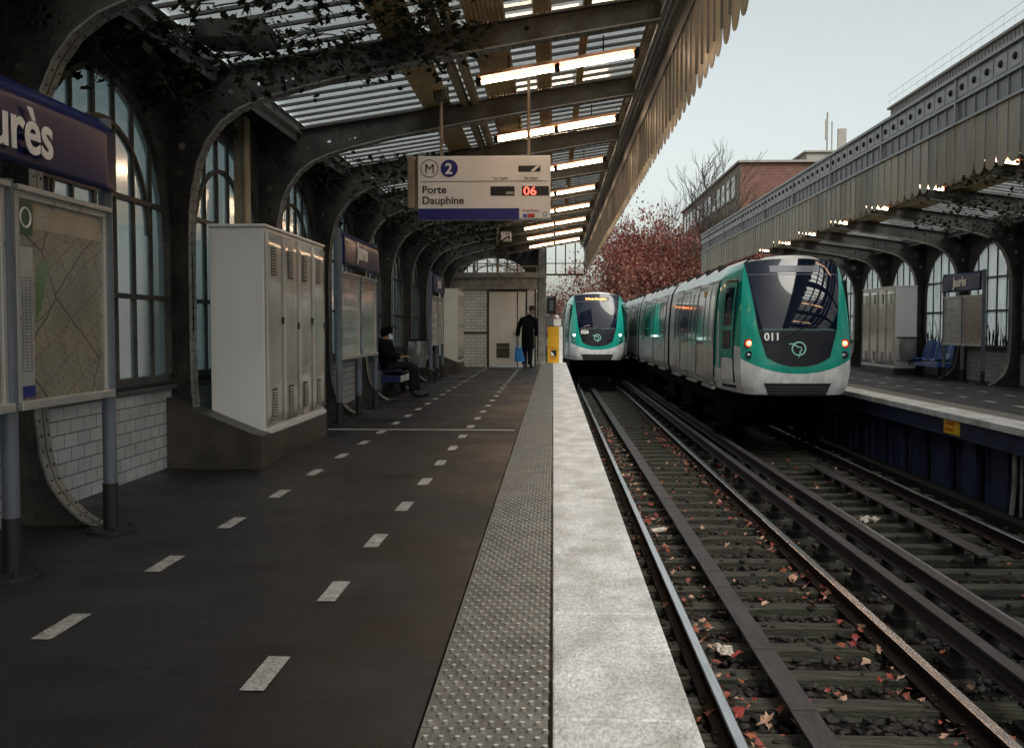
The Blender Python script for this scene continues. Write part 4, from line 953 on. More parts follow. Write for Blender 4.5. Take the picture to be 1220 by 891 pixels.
for rx in (-1.22, -.27):
    b = MB(); b.tube([(rx, sy + .08, sz1 - .01), (rx, sy + .08, 3.95 if rx < -1 else 4.05)], .018, 8); b.build('rod', M['taniron'], sg)
b = MB(); b.box(-1.30, -1.14, sy + .02, sy + .14, 3.70, 3.86); b.build('bracket', M['iron'], sg, bevel=.02)

# tube lamps
def tube_lamp(xa, za, xb, zb, y, label, double=False, cat='tube lamp', grp='tube lamps under the left canopy', lit=True):
    t = empty('tube_lamp', ((xa + xb) / 2, y, (za + zb) / 2), label, cat, grp)
    v = Vector((xb - xa, 0, zb - za)); L_ = v.length; v.normalize(); n = Vector((-v.z, 0, v.x))
    if n.z < 0: n = -n
    b = MB(); a = Vector((xa, y, za)); c = Vector((xb, y, zb))
    for (h0, h1, w) in ((.035, .075, .095),):
        vs = []
        for q in (a, c): vs += [q + n * h0 + Vector((0, -w, 0)), q + n * h0 + Vector((0, w, 0)), q + n * h1 + Vector((0, w * .6, 0)), q + n * h1 + Vector((0, -w * .6, 0))]
        b.add(vs, [(0, 1, 5, 4), (1, 2, 6, 5), (2, 3, 7, 6), (3, 0, 4, 7), (0, 3, 2, 1), (4, 5, 6, 7)])
    b.build('housing', M['fixture'], t)
    ofs = (-.035, .035) if double else (0,)
    for o in ofs:
        for k in range(2):
            p = a + v * (L_ * k / 2 + .03) + Vector((0, o, 0)); q = a + v * (L_ * (k + 1) / 2 - .03) + Vector((0, o, 0))
            b = MB(); b.tube([p, q], .021, 8); tb_ = b.build('tube', M['tube'], t)
    for k in range(3):
        p = a + v * (L_ * k / 2); b = MB(); b.box(p.x - .025, p.x + .025, y - .05, y + .05, p.z - .025, p.z + .06); b.build('holder', M['dark'], t)
    for k in (0.2, 0.8):
        p = a + v * (L_ * k); b = MB(); b.tube([p + n * .08, p + n * .08 + Vector((0, 0, .16))], .008, 6); b.build('hanger', M['dark'], t)
ordn = ['first', 'second', 'third', 'fourth', 'fifth', 'sixth', 'seventh', 'eighth']
for i, y in enumerate((10.05, 13.1, 16.3, 19.4, 22.2, 25.0, 27.8, 30.6)):
    tube_lamp(-.74, 3.66, .81, 3.92, y, '%s lit tube lamp from the camera under the left canopy' % ordn[i], double=(i == 1))
for y, w_ in ((7.3, 'just above the picture'), (4.5, 'overhead at the camera'), (1.6, 'behind the camera'), (-1.4, 'farthest behind the camera')):
    tube_lamp(-.72, 3.72, .82, 3.97, y, 'lit tube lamp under the left canopy ' + w_)
for i, y in enumerate((12.2, 15.0, 17.8, 20.7, 23.5, 26.3, 29.1, 31.9)):
    tube_lamp(5.42, 3.80, 6.75, 3.62, y, '%s lit tube lamp from the camera under the right canopy' % ordn[i], grp='tube lamps under the right canopy')
# small equipment under the left canopy
b = MB(); b.box(-2.62, -2.12, 7.35, 7.75, 3.36, 3.50); tag(b.build('speaker_box', M['iron'], org=(-2.37, 7.5, 3.36), bevel=.01), 'flat grey box hung beneath the glazed roof above the nearest name board', 'box')
hp = empty('loudspeaker', (-1.2, 23.5, 2.9), 'round black loudspeaker on a hanging rod beyond the next train sign', 'loudspeaker')
b = MB(); b.tube([(-1.22, 23.42, 2.98), (-1.22, 23.62, 2.98)], [.15, .10], 18); b.build('horn', M['black'], hp)
b = MB(); b.tube([(-1.22, 23.40, 2.98), (-1.22, 23.42, 2.98)], [.155, .155], 18, cap=False); b.build('rim', M['postblue'], hp)
b = MB(); b.tube([(-1.30, 23.6, 2.5), (-1.30, 23.6, 3.75)], .03, 8); b.build('rod', M['taniron'], hp)
b = MB(); b.box(-1.22, -.98, 23.4, 23.6, 3.24, 3.46); tag(b.build('junction_box', M['white'], org=(-1.1, 23.5, 3.35), bevel=.02), 'small white box on the roof above the round loudspeaker', 'box')
b = MB(); b.box(-1.75, -1.33, 17.0, 17.2, 4.15, 4.30); 
b = MB(); b.box(-1.72, -1.28, 17.4, 17.6, 3.62, 3.52 + .28); tag(b.build('emergency_light', M['signwhite'], org=(-1.5, 17.5, 3.6), bevel=.02), 'pale emergency light box just above the next train sign', 'light')

# ================================================================== TRAINS
def make_train(cx, y0, ncar, number, tail, label, tname, lens=9.15):
    """nose faces the camera (-Y). cx = centre line, y0 = nose"""
    t = empty('metro_train', (cx, y0, RZ), label, 'metro train', 'green and white metro trains')
    HZ = [(.05, .90), (.2, .97), (.45, 1.005), (.9, 1.015), (1.3, 1.0), (1.8, .965), (2.2, .92), (2.42, .88), (2.49, .80), (2.52, .45)]
    BZ = [(.10, 1.17), (.25, 1.22), (.5, 1.22), (1.0, 1.22), (1.4, 1.205), (1.85, 1.165), (2.15, 1.11), (2.34, 1.0), (2.48, .80), (2.53, .45)]
    HZ = [(z_, w_ * .96) for z_, w_ in HZ]
    def hw(z): return interp([p[0] for p in HZ], [p[1] for p in HZ], z)
    def bw(z): return interp([p[0] for p in BZ], [p[1] for p in BZ], z)
    def sf(x, z):
        w = hw(z); e = min(1.1, abs(x) / max(w, .2))
        return y0 + .10 * e * e + .16 * e ** 6 + (.25 * (.6 - z) ** 2 if z < .6 else .09 * (z - .6) + .15 * max(0, z - 1.0) ** 2)
    def patch(b, fx, fz, na, nb, off, mi=0):
        b.grid(lambda u, v: (lambda x, z: (cx + x, sf(x, z) - off, z))(fx(u, v), fz(u, v)), na, nb, mi)
    # --- nose shell
    sh = MB()
    patch(sh, lambda u, v: (2 * u - 1) * hw(lerp(.05, 2.50, v)), lambda u, v: lerp(.05, 2.50, v) + (0.05 * (1 - (2 * u - 1) ** 2) * max(0, (v - .9) * 10)), 32, 34, 0, 0)
    for i_, f_ in enumerate(sh.f):
        z_ = sum(sh.v[q][2] for q in f_) / 4; sh.m[i_] = 1 if z_ < .42 else (2 if z_ > 2.455 else 0)
    shell = sh.build('nose', [M['teal'], M['trainwhite'], M['trainroof']], t)
    # cab flanks between nose and body
    fl = MB(); CY = 1.9
    for s in (-1, 1):
        pts = []
        for k in range(len(HZ)):
            row = []
            for j in range(9):
                u = j / 8; e = 1 - (1 - u) ** 1.7
                z = lerp(HZ[k][0], BZ[k][0], u); ya = sf(HZ[k][1], HZ[k][0])
                row.append((cx + s * lerp(HZ[k][1], BZ[k][1], e), lerp(ya, y0 + CY, u), z))
            pts.append(row)
        o = len(fl.v)
        for r in pts: fl.v += r
        for k in range(len(HZ) - 1):
            for j in range(8):
                zc = (pts[k][j][2] + pts[k + 1][j + 1][2]) / 2
                fl.f.append((o + k * 9 + j, o + k * 9 + j + 1, o + (k + 1) * 9 + j + 1, o + (k + 1) * 9 + j)); fl.sm.append(True)
                fl.m.append(1 if zc < .7 else (2 if zc > 2.40 else 0))
    top = [[(cx + s * .35, 0, 0)] for s in (-1, 1)]
    fl.add([(cx - .36, sf(.35, 2.52) - .03, 2.53), (cx + .36, sf(.35, 2.52) - .03, 2.53), (cx + .36, y0 + CY, 2.535), (cx - .36, y0 + CY, 2.535)], [(0, 1, 2, 3)], 2)
    fl.build('cab_side', [M['teal'], M['trainwhite'], M['trainroof']], t)
    # --- white skirt, black hood, windscreen
    b = MB()
    def zc(x): return .43 + .25 * (abs(x) / .98) ** 2.2
    def zb(x): return .05 + (.16 * max(0, (abs(x) - .6) / .4) ** 1.2)
    patch(b, lambda u, v: (2 * u - 1) * (hw(lerp(zb(2 * u - 1), zc(2 * u - 1), v)) + .004), lambda u, v: lerp(zb(2 * u - 1), zc(2 * u - 1), v), 32, 8, .008)
    b.build('skirt', M['trainwhite'], t)
    b = MB()
    def xw(z): return interp([.5, .73, 1.2, 2.45], [.56, .60, .69, .845], z) 
    def zhb(x): return .56 + .17 * (abs(x) / .6) ** 2.5
    patch(b, lambda u, v: (2 * u - 1) * xw(lerp(.6, 1.19, v)) * (1 - .03 * (1 - v)), lambda u, v: lerp(zhb((2 * u - 1) * .6), 1.19, v), 24, 10, .010)
    b.build('hood', M['hood'], t)
    b = MB()
    patch(b, lambda u, v: (2 * u - 1) * xw(lerp(1.2, 2.44, v)), lambda u, v: lerp(1.205, 2.44 + .05 * (1 - (2 * u - 1) ** 2), v), 28, 20, .012)
    ws = b.build('windscreen', M['tglass'], t)
    b = MB(); 
    for (xx0, xx1, z0, z1) in ((-.62, .62, 1.205, 1.222), (-.70, .70, 2.195, 2.205)):
        patch(b, lambda u, v: lerp(xx0, xx1, u) * xw(z0) / .69, lambda u, v: lerp(z0, z1, v), 16, 1, .017)
    b.build('windscreen_strip', M['postblue'], ws)
    # destination display
    b = MB(); patch(b, lambda u, v: lerp(-.44, .44, u), lambda u, v: lerp(2.24, 2.36, v), 12, 2, .018); dd = b.build('destination_display', M['hood'] if not tail else M['postblue'], t)
    if not tail: text('led_text', '2 Porte Dauphine', .115, M['led'], dd, (cx - .43, sf(0, 2.28) - .03, 2.262), '-Y', bold=.0025, tilt=radians(-22), sx=.93)
    # grille
    b = MB(); patch(b, lambda u, v: (2 * u - 1) * lerp(.50, .59, v), lambda u, v: lerp(.035, .26, v), 20, 4, .016); gr = b.build('grille', M['black'], t)
    b = MB()
    for z in (.09, .14, .19): patch(b, lambda u, v: (2 * u - 1) * .54, lambda u, v: z + .012 * v, 20, 1, .022)
    b.build('grille_bars', M['framedark'], gr)
    # lamps
    for s in (-1, 1):
        for (z, r, kind) in ((.965, .080, 'a'), (.76, .068, 'b')):
            x = s * (.845 if kind == 'a' else .835); yy = sf(x, z)
            b = MB(); b.tube([(cx + x, yy - .020, z), (cx + x, yy + .05, z)], [r, r], 20); ln = b.build('head_lamp' if not tail else 'tail_lamp', M['redglass'] if (tail and kind == 'a') else M['hood'], t, bevel=.006)
            if kind == 'a':
                b = MB(); b.ball((cx + x - s * .0, yy - .022, z), (r * .62, .012, r * .62), 0, 14, 6); b.build('lens', M['redlamp'] if tail else M['whitelamp'], ln)
                if tail: b = MB(); b.ball((cx + x, yy - .034, z), (r * .28, .008, r * .28), 0, 10, 5); b.build('lamp_core', M['redcore'], ln)
            else:
                b = MB(); b.ball((cx + x - .015, yy - .022, z), (r * .5, .010, r * .35), 0, 12, 5); b.build('lens', M['alu'], ln)
    # wiper
    b = MB(); pts = [(-.0, 1.21), (-.2, 1.10), (-.42, .98)]; b.tube([(cx + x, sf(x, z) - .035, z) for x, z in pts], .009, 6); b.tube([(cx + x, sf(x, z) - .03, z) for x, z in ((.0, 1.21), (.12, 1.24), (.34, 1.27))], .008, 6); b.build('wiper', M['black'], t)
    text('number', number, .19, M['lettwhite'], t, (cx - .60, sf(-.5, 1.08) - .035, 1.02), '-Y', bold=.005, tilt=radians(-5))
    # operator emblem: ring with a profile line
    ez = .87; ey = sf(0, ez) - .02
    M['emb'] = M.get('emb') or mat('emblem_mint', (.30, .62, .55), .4, var=0)
    b = MB(); b.tube([(cx + .115 * cos(a * pi / 16), ey, ez + .115 * sin(a * pi / 16)) for a in range(33)], .016, 6, cap=False)
    b.tube([(cx - .175, ey - .004, ez + .085), (cx - .11, ey - .004, ez + .085), (cx - .06, ey - .004, ez + .055), (cx - .02, ey - .004, ez + .03), (cx + .03, ey - .004, ez + .03), (cx + .055, ey - .004, ez - .01), (cx + .02, ey - .004, ez - .05), (cx + .02, ey - .004, ez - .09), (cx + .0, ey - .004, ez - .155)], [.012, .014, .016, .014, .012, .012, .012, .012, .010], 6)
    b.build('emblem', M['emb'], t)
    # cab door on each flank, lying on the tapered flank
    for s in (-1, 1):
        def cabx(z, y):
            u = max(0, (y - (y0 + .3)) / (CY - .3)); e = 1 - (1 - min(1, u)) ** 1.7; return lerp(hw(z), bw(z), e)
        def side(b, ya, yb, z0, z1, off, mi=0, nb=12):
            b.grid(lambda u, v: (cx + s * (cabx(lerp(z0, z1, v), lerp(ya, yb, u)) + off), lerp(ya, yb, u), lerp(z0, z1, v)), 6, nb, mi)
        b = MB(); side(b, y0 + .55, y0 + 1.22, .15, 2.12, .008); cd = b.build('cab_door', M['hood'], t)
        b = MB(); side(b, y0 + .60, y0 + 1.17, .70, 2.07, .014); side(b, y0 + .60, y0 + 1.17, .20, .69, .014, 1); b.build('door_leaf', [M['teal'], M['trainwhite']], cd)
        b = MB(); side(b, y0 + .68, y0 + 1.08, 1.28, 1.98, .020); side(b, y0 + .68, y0 + 1.08, .86, 1.20, .020); b.build('door_window', M['tglass'], cd)
        b = MB(); b.tube([(cx + s * (cabx(.9, y0 + 1.26) + .04), y0 + 1.28, .5), (cx + s * (cabx(.9, y0 + 1.26) + .04), y0 + 1.28, 1.6)], .012, 6); b.build('handle', M['alu'], cd)
    # --- cars
    ya = y0 + CY
    for c in range(ncar):
        yb = (y0 + lens) if c == 0 else ya + lens
        prof = [(-w, z) for z, w in BZ] + [(w, z) for z, w in BZ[::-1]]
        b = MB(); n = len(prof); vs = [(cx + p[0], yy, p[1]) for yy in (ya, yb) for p in prof]
        b.add(vs, [tuple(range(n))[::-1], tuple(range(n, 2 * n))], 3)
        for i in range(n):
            j = (i + 1) % n; zc_ = (prof[i][1] + prof[j][1]) / 2
            b.add([vs[i], vs[j], vs[j + n], vs[i + n]], [(0, 1, 2, 3)], 1 if zc_ < .85 else (2 if zc_ > 2.30 else 0), False)
        car = b.build('car_body', [M['trainside'], M['trainlow'], M['trainroof'], M['dark']], t)
        L_ = yb - ya
        if c == 0: doors = [y0 + 2.35, y0 + 4.75, y0 + 7.55]; wins = [(y0 + 3.05, y0 + 4.05), (y0 + 5.45, y0 + 6.85)]; extra = []
        else: doors = [ya + 1.35, ya + L_ / 2, yb - 1.35]; wins = [(ya + 2.05, ya + L_ / 2 - .70), (ya + L_ / 2 + .70, yb - 2.05)]
        for s in (-1, 1):
            def sp_(b, yq, yr, z0, z1, off, mi=0):
                b.grid(lambda u, v: (cx + s * (bw(lerp(z0, z1, v)) + off), lerp(yq, yr, u), lerp(z0, z1, v)), 2, 8, mi)
            for dy in doors:
                if c > 2 and s > 0: continue
                b = MB(); sp_(b, dy - .68, dy + .68, .12, 2.16, .005); dr = b.build('door', M['hood'], car)
                b = MB()
                for (q, r) in ((dy - .645, dy - .012), (dy + .012, dy + .645)):
                    sp_(b, q, r, .84, 2.10, .013, 0); sp_(b, q, r, .14, .84, .013, 1); sp_(b, q + .11, r - .11, .95, 2.0, .019, 2)
                b.build('door_leaves', [M['trainside'], M['trainlow'], M['tglass2']], car)
            for (q, r) in wins:
                b = MB(); sp_(b, q, r, .90, 2.08, .006); wd = b.build('window_frame', M['hood'], car)
                b = MB()
                m_ = (q + r) / 2
                sp_(b, q + .04, m_ - .015 if r - q > 1.1 else r - .04, .96, 2.02, .013)
                if r - q > 1.1: sp_(b, m_ + .015, r - .04, .96, 2.02, .013)
                b.build('window', M['tglass2'], car)
            xs = sorted((cx + s * 1.19, cx + s * 1.26))
            for dy in doors: b = MB(); b.box(xs[0], xs[1], dy - .7, dy + .7, .06, .10); b.build('step', M['frame'], car)
        if c == 0 and tail:
            b = MB(); b.box(cx - bw(1.92) - .022, cx - bw(1.92) - .010, y0 + 3.12, y0 + 3.34, 1.84, 2.0); b.build('window_sticker', M['labely'], car)
        for k in range(int(L_ / 1.6)):
            yy = ya + .8 + k * 1.6
            for q_ in (-.95, .60): b = MB(); b.box(cx + q_, cx + q_ + .35, yy, yy + .28, 2.36, 2.50); b.build('roof_vent', M['dark'], car)
        b = MB(); b.box(cx - 1.0, cx + 1.0, (y0 + .9) if c == 0 else ya, yb, -.28, .11)
        for yy in ((y0 + 2.3) if c == 0 else ya + 1.4, yb - 1.5):
            b.box(cx - .95, cx + .95, yy - .9, yy + .9, -.62, -.25)
            for w in (-.55, .55):
                for s in (-1, 1): b.prism([(yy + w + .40 * cos(a * pi / 10), RZ + .42 + .40 * sin(a * pi / 10)) for a in range(20)], cx + s * .72 - .05, cx + s * .72 + .05, 'X')
            for s in (-1, 1): b.box(min(cx + s * .8, cx + s * 1.12), max(cx + s * .8, cx + s * 1.12), yy - .35, yy + .35, -.82, -.66)
        b.build('underframe', M['under'], car)
        if c < ncar - 1:
            b = MB(); b.box(cx - 1.0, cx + 1.0, yb, yb + .42, .1, 2.38); b.build('gangway', M['black'], t)
        ya = yb + .42
    return t
make_train(4.33, 17.95, 5, '011', True, 'large green and white metro train with red tail lamps stopped at the right platform', 'tail')
make_train(1.62, 37.0, 3, '026', False, 'smaller green and white metro train arriving at the left track with white headlamps', 'head')
# ================================================================== PEOPLE
def skin_mesh(name, J, E, m, parent, sub=1, root=None, sx=1.0):
    """J: {name: (pos, radius or (rx, ry))}, grown with a Skin modifier and frozen to one mesh"""
    keys = list(J); idx = {k: i for i, k in enumerate(keys)}
    me = bpy.data.meshes.new(name); me.from_pydata([J[k][0] for k in keys], [(idx[a], idx[b]) for a, b in E], [])
    o = bpy.data.objects.new(name, me); COL.objects.link(o)
    md = o.modifiers.new('skin', 'SKIN'); md.use_smooth_shade = True
    if not me.skin_vertices: 
        bpy.context.view_layer.objects.active = o
    for i, k in enumerate(keys):
        r = J[k][1]; sv = me.skin_vertices[0].data[i]; sv.radius = r if isinstance(r, tuple) else (r, r); sv.use_root = (k == (root or keys[0]))
    s2 = o.modifiers.new('sub', 'SUBSURF'); s2.levels = sub; s2.render_levels = sub
    m2 = eval_mesh(o); bpy.data.objects.remove(o); m2.materials.clear(); m2.materials.append(m)
    for p in m2.polygons: p.use_smooth = True
    og = ORG[parent.name] if parent else Vector((0, 0, 0))
    for v in m2.vertices: v.co -= og
    o = bpy.data.objects.new(name, m2); COL.objects.link(o); ORG[o.name] = og
    if parent: o.parent = parent
    return o
def hand(J, E, wrist, key, d, side, size=1.0, curl=.5):
    """palm, four unequal fingers and a thumb, appended to a skeleton"""
    d = Vector(d).normalized(); side = Vector(side).normalized(); nrm = d.cross(side).normalized(); p = Vector(wrist)
    J[key + 'palm'] = (tuple(p + d * .05 * size), (.034 * size, .018 * size)); E.append((key, key + 'palm'))
    for i, (o, l) in enumerate(((-.028, .070), (-.009, .080), (.010, .076), (.028, .060))):
        a = p + d * .085 * size + side * o * size; b_ = a + (d * cos(curl) - nrm * sin(curl)) * l * .5 * size; c = b_ + (d * cos(curl * 2) - nrm * sin(curl * 2)) * l * .5 * size
        for n, q, r in (('k', a, .0095), ('m', b_, .0085), ('t', c, .007)): J['%sf%d%s' % (key, i, n)] = (tuple(q), r * size)
        E += [(key + 'palm', '%sf%dk' % (key, i)), ('%sf%dk' % (key, i), '%sf%dm' % (key, i)), ('%sf%dm' % (key, i), '%sf%dt' % (key, i))]
    a = p + d * .03 * size - side * .035 * size; b_ = a + (d * .6 - side * .6).normalized() * .035 * size; c = b_ + (d - side * .1 - nrm * .3).normalized() * .028 * size
    for n, q, r in (('k', a, .013), ('m', b_, .011), ('t', c, .009)): J['%sth%s' % (key, n)] = (tuple(q), r * size)
    E += [(key + 'palm', key + 'thk'), (key + 'thk', key + 'thm'), (key + 'thm', key + 'tht')]

# seated person, facing the track (+X)
sy_ = 18.05; px = -3.02
t = empty('person', (px, sy_, 0), 'person in black cap and face mask sitting on blue seats holding a phone', 'person')
def V(x, y, z): return (px + x, sy_ + y, z if z < .6 else .6 + (z - .6) * .86)
J = {'pel': (V(0, 0, .56), (.13, .15)), 'belly': (V(.0, 0, .74), (.12, .14)), 'chest': (V(.0, 0, .95), (.12, .16)), 'neck': (V(.01, 0, 1.09), .055), 'head': (V(.03, 0, 1.19), (.085, .075)), 'crown': (V(.03, 0, 1.27), (.09, .08)),
     'nose': (V(.105, 0, 1.185), .022)}
E = [('pel', 'belly'), ('belly', 'chest'), ('chest', 'neck'), ('neck', 'head'), ('head', 'crown'), ('head', 'nose')]
for s, q in ((-1, 'n'), (1, 'f')):
    J[q + 'sh'] = (V(0, s * .17, 1.02), .06); J[q + 'el'] = (V(.06, s * .23, .80), .045); J[q + 'w'] = (V(.30, s * .10, .72), .028)
    E += [('chest', q + 'sh'), (q + 'sh', q + 'el'), (q + 'el', q + 'w')]
    J[q + 'hip'] = (V(.05, s * .09, .54), .085); J[q + 'kn'] = (V(.50, s * .11, .56), .062); J[q + 'an'] = (V(.52 + s * .03, s * .12, .11), .040); J[q + 'toe'] = (V(.70 + s * .03, s * .13, .04), .032)
    E += [('pel', q + 'hip'), (q + 'hip', q + 'kn'), (q + 'kn', q + 'an'), (q + 'an', q + 'toe')]
    hand(J, E, V(.30, s * .10, .72), q + 'w', (.8, -s * .2, .35), (0, 1, 0), .95, .6)
skin_mesh('body', J, E, M['skin'], t, root='pel')
J = {'hem': (V(.04, 0, .50), (.18, .19)), 'belly': (V(.0, 0, .72), (.175, .20)), 'chest': (V(-.02, 0, .93), (.19, .235)), 'collar': (V(-.01, 0, 1.06), (.115, .13)), 'top': (V(0, 0, 1.12), (.09, .10))}
E = [('belly', 'hem'), ('belly', 'chest'), ('chest', 'collar'), ('collar', 'top')]
for s, q in ((-1, 'n'), (1, 'f')):
    J[q + 'sh'] = (V(-.01, s * .19, 1.0), .095); J[q + 'el'] = (V(.06, s * .25, .79), .08); J[q + 'w'] = (V(.28, s * .11, .72), .052)
    E += [('chest', q + 'sh'), (q + 'sh', q + 'el'), (q + 'el', q + 'w')]
skin_mesh('coat', J, E, M['cloth'], t, root='belly')
b = MB(); b.ball(V(-.22, 0, .98), (.19, .21, .17), 0, 14, 9); b.build('hood', M['cloth'], t)
J = {'pel': (V(.0, 0, .52), (.15, .19))}; E = []
for s, q in ((-1, 'n'), (1, 'f')):
    J[q + 'hip'] = (V(.10, s * .09, .54), .10); J[q + 'kn'] = (V(.51, s * .11, .55), .078); J[q + 'cal'] = (V(.52 + s * .02, s * .115, .34), .066); J[q + 'an'] = (V(.525 + s * .03, s * .12, .07), .068)
    E += [('pel', q + 'hip'), (q + 'hip', q + 'kn'), (q + 'kn', q + 'cal'), (q + 'cal', q + 'an')]
skin_mesh('trousers', J, E, M['trouser'], t, root='pel')
for s in (-1, 1):
    skin_mesh('shoe', {'a': (V(.50 + s * .03, s * .12, .08), .065), 'b': (V(.62 + s * .03, s * .125, .06), .068), 'c': (V(.75 + s * .03, s * .13, .045), .05)}, [('a', 'b'), ('b', 'c')], M['black'], t)
b = MB(); b.ball(V(.02, 0, 1.29), (.115, .098, .075), 0, 14, 8); b.ball(V(.0, 0, 1.235), (.105, .094, .07), 0, 14, 6)
b.prism([(px + .08, 1.262), (px + .225, 1.235), (px + .225, 1.243), (px + .08, 1.285)], sy_ - .075, sy_ + .075, 'Y'); b.build('cap', M['cloth'], t)
b = MB(); b.grid(lambda u, v: V(.075 + .058 * sin(u * pi) - .0 * v, (u * 2 - 1) * .075, lerp(1.10, 1.20, v)), 10, 5); b.build('face_mask', M['mask'], t, solid=.006)
for s in (-1, 1): b = MB(); b.ball(V(.106, s * .03, 1.222), (.010, .012, .008), 0, 8, 5); b.build('eye', M['ink'], t)
b = MB(); b.box(px + .385, px + .40, sy_ - .035, sy_ + .035, .76, .90); tag(b.build('phone', M['black'], org=(px + .39, sy_, .76), bevel=.004), 'dark phone held up in the hands of the sitting person', 'phone')

# standing person near the kiosk, seen from behind at three quarters, leaning a little
px, sy_ = -.80, 30.9
def V(x, y, z): return (px + x * 1.05, sy_ + y, z * 1.09)
t = empty('person', (px, sy_, 0), 'person in long black coat and hat standing by the kiosk with blue bag', 'person')
J = {'pel': (V(0, 0, .93), (.14, .11)), 'belly': (V(.02, .0, 1.12), (.13, .10)), 'chest': (V(.04, 0, 1.32), (.15, .11)), 'neck': (V(.09, 0, 1.50), .055), 'head': (V(.14, .01, 1.60), (.078, .085)), 'crown': (V(.15, .0, 1.67), (.08, .09)), 'nose': (V(.215, -.02, 1.60), .02)}
E = [('pel', 'belly'), ('belly', 'chest'), ('chest', 'neck'), ('neck', 'head'), ('head', 'crown'), ('head', 'nose')]
for s, q in ((-1, 'n'), (1, 'f')):
    J[q + 'hip'] = (V(s * .09, 0, .88), .085); J[q + 'kn'] = (V(s * .08 + .02, 0, .50), .06); J[q + 'an'] = (V(s * .09, 0 + s * .05, .10), .042); J[q + 'toe'] = (V(s * .09 + .06, -.14 + s * .05, .04), .033)
    E += [('pel', q + 'hip'), (q + 'hip', q + 'kn'), (q + 'kn', q + 'an'), (q + 'an', q + 'toe')]
    J[q + 'sh'] = (V(.04 + s * .18, 0, 1.38), .06)
    J[q + 'el'] = (V((-.24 if s < 0 else .27), 0, 1.10), .045); J[q + 'w'] = (V((-.27 if s < 0 else .27), -.05, .86), .028)
    E += [('chest', q + 'sh'), (q + 'sh', q + 'el'), (q + 'el', q + 'w')]
    hand(J, E, J[q + 'w'][0], q + 'w', (0, -.1, -1), (0, 1, 0), 1.0, 1.0)
skin_mesh('body', J, E, M['skin'], t, root='pel')
J = {'hem': (V(.03, 0, .48), (.31, .21)), 'mid': (V(.0, 0, .80), (.31, .21)), 'belly': (V(.02, 0, 1.08), (.27, .19)), 'chest': (V(.04, 0, 1.30), (.25, .18)), 'collar': (V(.08, 0, 1.46), (.09, .09)), 'top': (V(.10, 0, 1.52), (.075, .08))}
E = [('hem', 'mid'), ('mid', 'belly'), ('belly', 'chest'), ('chest', 'collar'), ('collar', 'top')]
for s, q in ((-1, 'n'), (1, 'f')):
    J[q + 'sh'] = (V(.04 + s * .20, 0, 1.36), .085); J[q + 'el'] = (V((-.26 if s < 0 else .27), 0, 1.10), .075); J[q + 'w'] = (V((-.28 if s < 0 else .27), -.04, .87), .07)
    E += [('chest', q + 'sh'), (q + 'sh', q + 'el'), (q + 'el', q + 'w')]
skin_mesh('coat', J, E, M['cloth'], t, root='mid')
for s in (-1, 1):
    skin_mesh('trouser_leg', {'a': (V(s * .085 + .01, 0, .62), .10), 'b': (V(s * .085, s * .04, .07), .078)}, [('a', 'b')], M['trouser'], t)
    skin_mesh('shoe', {'a': (V(s * .09, .02 + s * .05, .075), .065), 'b': (V(s * .09 + .03, -.06 + s * .05, .06), .06), 'c': (V(s * .09 + .07, -.17 + s * .05, .045), .05)}, [('a', 'b'), ('b', 'c')], M['black'], t)
b = MB(); b.ball(V(.15, .0, 1.715), (.105, .115, .060), 0, 14, 7); b.ball(V(.16, -.01, 1.685), (.135, .14, .018), 0, 16, 5); b.build('hat', mat('brown_felt', (.05, .03, .025), .9), t)
b = MB(); b.ball(V(.135, .04, 1.625), (.086, .075, .07), 0, 12, 6); b.build('hair', M['cloth'], t)
bg_ = empty('shopping_bag', (px - .22, sy_ - .1, .2), 'bright blue shopping bag hanging from the hand of the standing person', 'bag')
b = MB(); bx0, by0 = px - .25, sy_ - .09
def bf(u, v):
    a = u * 2 * pi; w = lerp(.19, .13, v); q = (cos(a), sin(a)); k = 1 / max(abs(q[0]), abs(q[1])) ** .7
    return (bx0 + .03 * (1 - v) + w * q[0] * k * .8 + .01 * sin(a * 5 + v * 6), by0 + .06 * q[1] * k, lerp(.20, .62, v))
b.grid(bf, 28, 8); b.build('bag_body', M['bagblue'], bg_)
b = MB(); b.add([(bx0 - .15, by0 - .06, .205), (bx0 + .2, by0 - .06, .205), (bx0 + .2, by0 + .06, .205), (bx0 - .15, by0 + .06, .205)], [(0, 1, 2, 3)]); b.build('bag_base', M['bagblue'], bg_)
b = MB()
for s in (-1, 1): b.tube([(bx0 - .08, by0 + s * .03, .60), (bx0 - .03, by0 + s * .01, .78), (bx0 - .02, by0, .80), (bx0 + .01, by0 + s * .01, .78), (bx0 + .06, by0 + s * .03, .60)], .008, 6)
b.build('bag_handle', M['bagblue'], bg_)

